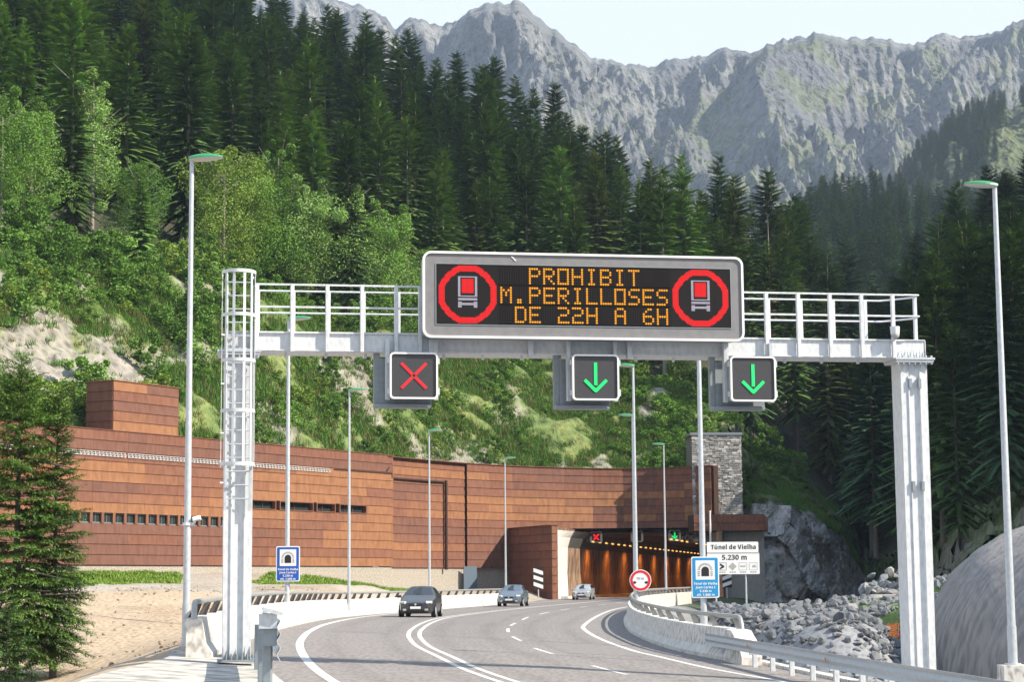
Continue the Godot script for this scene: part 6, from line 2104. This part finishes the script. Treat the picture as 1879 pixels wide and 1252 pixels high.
func spruce_crown(h: float, r: float, bare: float, sd: int, gap: float) -> ArrayMesh:   # close enough to see twigs: branch, side twigs, tufts of needles
	var q := RandomNumberGenerator.new()
	q.seed = sd
	var b := MB.new()
	var y := h * bare
	while y < h * 0.98:
		var t := (y - h * bare) / (h * (1.0 - bare))
		var n := 6
		var a0 := q.randf() * TAU
		for k in n:
			if q.randf() < gap: continue
			var a := a0 + TAU * (k + q.randf_range(-0.4, 0.4)) / n
			var dir := Vector3(cos(a), 0, sin(a))
			var perp := Vector3(-dir.z, 0, dir.x)
			var L := (r * pow(1.0 - t, 0.55) * (0.75 + 0.25 * smoothstep(0, 0.15, t)) + 0.15) * q.randf_range(0.55, 1.1)
			var rise := lerpf(-0.12, 0.55, pow(t, 1.3)) + q.randf_range(-0.12, 0.12)
			var bend := lerpf(-0.22, 0.05, t) + q.randf_range(-0.06, 0.10)
			var lum := q.randf_range(0.55, 1.3)
			var base := Vector3(0, y + q.randf_range(-0.12, 0.12), 0)
			b.col = Color(0.7, 0.45, 0.5)
			b.cyl(base, base + dir * L * 0.9 + Vector3.UP * L * (rise * 0.9 + bend * 0.81), 0.018, 0.005, 3, false)
			var tw := int(L / 0.075) + 2
			for j in tw:
				var s := lerpf(0.22, 1.0, float(j) / tw)
				var p := base + dir * L * s + Vector3.UP * (L * (rise * s + bend * s * s))
				var side := 1.0 if j % 2 else -1.0
				var td := (dir * q.randf_range(0.55, 0.9) + perp * side * q.randf_range(0.5, 0.9) + Vector3.UP * (rise * 0.5 + q.randf_range(-0.28, 0.10))).normalized()
				var tl := (0.16 + 0.34 * (1.0 - s)) * minf(L, 1.5) * q.randf_range(0.7, 1.25) + 0.06
				var tuft := int(tl / 0.042) + 2
				for m in tuft:
					var f := float(m) / tuft
					var pp := p + td * tl * f + Vector3.DOWN * tl * 0.12 * f * f
					var cl := lum * q.randf_range(0.75, 1.25) * (0.9 + 0.35 * f)
					var nd := (td * 0.7 + Vector3(q.randfn(), q.randfn() * 0.6, q.randfn()) * 0.5).normalized()
					spray(b, pp, nd, 0.105, 0.017, 0.01, Color(cl * q.randf_range(0.9, 1.15), cl, cl * 0.95))
					spray(b, pp, (td * 0.5 - nd * 0.6 + td * 0.5).normalized(), 0.10, 0.017, 0.012, Color(cl, cl, cl))
		y += 0.145
	return b.mesh()

func build_near_spruce() -> void:
	# the spruce at the lower left stands close enough to see its twigs; two stems
	var t := thing("spruce_tree", "large near spruce with two trunks at the lower left, cutting across the rusty building", "spruce tree", Vector3(-14.35, -1.35, -57.0))
	part("trunk", fir_trunk(9.7, 0.19, 16, 411), M.bark, t)
	part("crown", spruce_crown(9.6, 1.9, 0.12, 401, 0.05), M.fir[2], t, Vector3.ZERO)
	part("trunk", fir_trunk(8.4, 0.14, 12, 412), M.bark, t, Vector3(0.98, 0, -0.6))
	part("crown", spruce_crown(8.7, 1.2, 0.10, 402, 0.06), M.fir[1], t, Vector3(0.98, 0, -0.6))
	tree("spruce_tree", "smaller dark spruce at the very bottom left corner below the large one", "spruce tree", spruce_crown(3.0, 1.0, 0.03, 403, 0.05), fir_trunk(3.0, 0.1, 0, 413), M.fir[0], M.bark, Vector3(-13.3, -2.0, -52.0))

# ---------------------------------------------------------------- rocks, mound and the small things at the right
func rock_mesh(sd: int, flat := 0.7) -> ArrayMesh:
	var q := RandomNumberGenerator.new()
	q.seed = sd
	var pts := []
	var dirs := []
	for i in 20:
		var y := 1.0 - 2.0 * (i + 0.5) / 20.0
		var a := i * 2.39996
		dirs.append(Vector3(cos(a) * sqrt(1 - y * y), y, sin(a) * sqrt(1 - y * y)))
	for d in dirs: pts.append(d * q.randf_range(0.72, 1.12) * Vector3(1, flat, 0.85))
	var b := MB.new()
	# convex hull, brute force
	for i in 20:
		for j in range(i + 1, 20):
			for k in range(j + 1, 20):
				var nn: Vector3 = (pts[j] - pts[i]).cross(pts[k] - pts[i])
				if nn.length() < 1e-5: continue
				var pos := 0
				var neg := 0
				for m in 20:
					if m == i or m == j or m == k: continue
					var s := nn.dot(pts[m] - pts[i])
					if s > 1e-6: pos += 1
					elif s < -1e-6: neg += 1
					if pos and neg: break
				if pos == 0: b.tri(pts[i], pts[j], pts[k])
				elif neg == 0: b.tri(pts[i], pts[k], pts[j])
	return b.mesh()

func build_rocks() -> void:
	var rk := []
	for i in 6: rk.append(rock_mesh(500 + i, [0.6, 0.75, 0.5, 0.8, 0.65, 0.55][i]))
	var banks := [["rock_bank", "bank of grey blocks of stone behind the end of the right parapet", 10.2, 76.0, 4.2, 22.0, 290, 0.24], ["rock_bank", "second grey rock bank across the gully, left of the orange netting", 17.0, 88.0, 3.6, 20.0, 290, 0.22]]
	for q in banks:
		var t := thing(q[0], q[1], "rock bank")
		var small := []
		for i in q[6] + 2600:
			var a := rng.randf() * TAU
			var rr := sqrt(rng.randf()) * 1.02
			var x: float = q[2] + cos(a) * rr * q[4]
			var z: float = q[3] + sin(a) * rr * q[5] - 2.0
			if z > 96 or (x > 13.4 and z < 91 and x < 16.8) or x < on(RIGHT_PARAPET, z) + 0.8: continue
			var y := near_y(x, z)
			var big: bool = i < q[6]
			var k: float = q[7] * (rng.randf_range(0.4, 1.5) if big else rng.randf_range(0.2, 0.6))
			var bs := Basis.from_euler(Vector3(rng.randf_range(-0.7, 0.7), rng.randf() * TAU, rng.randf_range(-0.7, 0.7))) * Basis.from_scale(Vector3(k * rng.randf_range(0.9, 1.8), k * rng.randf_range(0.6, 1.0), k))
			if big: part("rock", rk[i % 6], M.rock[[0, 0, 1, 2, 3, 0, 2][rng.randi() % 7]], t, Vector3(x, y + k * 0.1, -z), bs)
			else: small.append(Transform3D(bs * Basis.from_scale(Vector3(rng.randf_range(0.8, 1.7), 0.75, 1)), Vector3(x, y + k * 0.1, -z)))
		many("rubble", rk[3], M.rock[0], small, "", "", t)
	# boulders piled further up
	var t := thing("boulder_pile", "pile of big pale grey boulders above the gully beside the gantry's right leg", "boulders")
	for i in 44:
		var x := 17.5 + rng.randf_range(0.0, 2.9)
		var row: float = rng.randf_range(0.0, 3.2) * smoothstep(17.3, 18.6, x)
		part("boulder", rk[i % 6], M.rock[[3, 1, 0, 3][rng.randi() % 4]], t, Vector3(x, 0.85 + row * 0.36, -100.5 - row * 0.5), Basis.from_euler(Vector3(rng.randf(), rng.randf() * 6, rng.randf())).scaled(Vector3.ONE * rng.randf_range(0.20, 0.46)) * Basis.from_scale(Vector3(rng.randf_range(0.9, 1.6), rng.randf_range(0.7, 1.0), 1)))
	# loose stones all over the stream bed
	var loose := []
	for i in 5200:
		var z := rng.randf_range(30, 112)
		var x := on(RIGHT_PARAPET, z) + rng.randf_range(1.6, 17)
		var k := rng.randf_range(0.05, 0.26)
		loose.append(Transform3D(Basis.from_euler(Vector3(rng.randf(), rng.randf() * 6, rng.randf())).scaled(Vector3.ONE * k), Vector3(x, near_y(x, z) + k * 0.2, -z)))
	many("stream_rubble", rk[1], M.rock[0], loose, "grey rubble covering the stream bed beside the road", "rubble")
	# pebbles and clods on the sandy slope
	var peb := []
	for i in 1300:
		var z := rng.randf_range(42, 108)
		var x := on(LEFT_PARAPET, z) - rng.randf_range(1.5, 24)
		var k := rng.randf_range(0.025, 0.10) * (2.0 if rng.randf() < 0.04 else 1.0)
		peb.append(Transform3D(Basis.from_euler(Vector3(rng.randf(), rng.randf() * 6, rng.randf())).scaled(Vector3.ONE * k), Vector3(x, near_y(x, z), -z)))
	many("slope_pebbles", rk[0], tex(mat(lin(0.40, 0.30, 0.21), 0.95), M.fine, Vector3(1, 1, 1)), peb, "brown stones and clods scattered over the sandy slope", "pebbles")
	# concrete block and box at the foot of the boulders
	var b := MB.new()
	b.bbox(Vector3(18.4, 0.35, -99.2), Vector3(1.5, 1.05, 1.0), 0.04, Basis(Vector3.UP, 0.2))
	solo("concrete_block", b.mesh(), M.grey_concrete, "grey concrete block under the pile of boulders", "concrete block")
	b = MB.new()
	b.bbox(Vector3(10.9, -1.55, -61.5), Vector3(0.52, 0.30, 0.4), 0.02)
	solo("dark_box", b.mesh(), M.galv_dark, "small dark box on the gravel below the orange netting", "box")
	# orange safety netting, sagging between stakes
	t = thing("orange_netting", "torn orange safety netting on stakes at the foot of the green slope", "safety netting")
	var stakes := [[12.9, 75.0], [13.4, 75.6], [13.9, 76.0], [14.4, 76.6], [14.9, 77.2]]
	for i in stakes.size():
		var s: Array = stakes[i]
		b = MB.new()
		var y := -1.25 + i * 0.08
		b.cyl(Vector3(s[0], y - 0.2, -s[1]), Vector3(s[0] + 0.05, y + 0.85, -s[1]), 0.02, 0.02, 5)
		part("stake", b.mesh(), M.orange_net, t)
		if i:
			var o: Array = stakes[i - 1]
			b = MB.new()
			for r in 9:
				for k in 10:
					var f := k / 10.0
					var f2 := (k + 1) / 10.0
					if rng.randf() < 0.2: continue
					var sag: float = -0.35 * sin(PI * f) * (1 if i % 2 else 0.4)
					var sag2: float = -0.35 * sin(PI * f2) * (1 if i % 2 else 0.4)
					var p := Vector3(lerpf(o[0], s[0], f), y + r * 0.1 + sag * r / 9.0 + 0.05, -lerpf(o[1], s[1], f))
					var p2 := Vector3(lerpf(o[0], s[0], f2), y + r * 0.1 + sag2 * r / 9.0 + 0.05, -lerpf(o[1], s[1], f2))
					b.quad(p, p2, p2 + Vector3.UP * 0.016, p + Vector3.UP * 0.016)
					b.quad(p, p + Vector3(0.014, 0, 0), p + Vector3(0.014, 0.1, 0), p + Vector3.UP * 0.1)
			part("net", b.mesh(), M.orange_net, t)
	# the big rounded mound of sprayed concrete
	var pos := []
	var nu := 80
	var nv := 34
	var rn := noise(0.35, 4, FastNoiseLite.TYPE_SIMPLEX, FastNoiseLite.FRACTAL_FBM, 81)
	for j in nv:
		var v := float(j) / (nv - 1)
		for i in nu:
			var a := TAU * i / (nu - 1)
			var rr := cos(v * PI * 0.5)
			var p := Vector3(19.6 + cos(a) * 6.7 * pow(rr, 0.8), -2.2 + 5.9 * pow(sin(v * PI * 0.5), 0.9), -63.0 + sin(a) * 9.0 * pow(rr, 0.8))
			var d := rn.get_noise_3d(p.x, p.y * 0.4, p.z) * 0.22
			pos.append(p + Vector3(cos(a), 0.4, sin(a)) * d * (0.3 + rr))
	solo("concrete_mound", grid(nu, nv, pos, PackedColorArray()), M.shotcrete, "big rounded mound of grey sprayed concrete at the right edge", "mound")

# ---------------------------------------------------------------- all of it
func _ready() -> void:
	rng.seed = 7
	var cam := Camera3D.new()
	cam.name = "view_camera"
	cam.fov = rad_to_deg(2.0 * atan(626.0 / 3600.0))
	cam.near = 0.5; cam.far = 6000
	add_child(cam)
	cam.position = Vector3(0, EYE, 0)
	cam.basis = Basis(Vector3.RIGHT, atan(444.0 / 3600.0)) * Basis(Vector3.BACK, -0.008)
	cam.current = true
	var e := Environment.new()
	e.background_mode = Environment.BG_SKY
	var sky := Sky.new()
	var sm := ProceduralSkyMaterial.new()
	sm.sky_top_color = Color(0.54, 0.63, 0.745)
	sm.sky_horizon_color = Color(0.77, 0.785, 0.80)
	sm.sky_curve = 0.55
	sm.sky_energy_multiplier = 1.06
	sm.ground_bottom_color = Color(0.32, 0.33, 0.30)
	sm.ground_horizon_color = Color(0.62, 0.66, 0.68)
	sky.sky_material = sm
	e.sky = sky
	e.tonemap_mode = Environment.TONE_MAPPER_LINEAR
	e.tonemap_exposure = 1.82
	e.sdfgi_enabled = true; e.ssao_enabled = true; e.ssil_enabled = true
	e.fog_enabled = FOG
	e.fog_density = 0.0001
	e.fog_light_color = Color(0.78, 0.86, 0.96)
	var we := WorldEnvironment.new()
	we.name = "environment"
	we.environment = e
	add_child(we)
	var sun := DirectionalLight3D.new()
	sun.name = "sun"
	sun.light_energy = 1.58
	sun.light_color = Color(1.0, 0.95, 0.87)
	sun.light_angular_distance = 0.5
	sun.shadow_enabled = true
	add_child(sun)
	sun.look_at_from_position(Vector3(0.72, 0.643, 0.26), Vector3.ZERO)

	make_materials()
	build_land()
	build_mountains()
	build_road()
	build_building()
	build_portal()
	build_tunnel()
	build_barriers()
	build_gantry()
	build_message_sign()
	build_lane_signals()
	build_lamps()
	build_signs()
	build_cars()
	build_forest()
	build_near_spruce()
	build_rocks()

const FOG := true
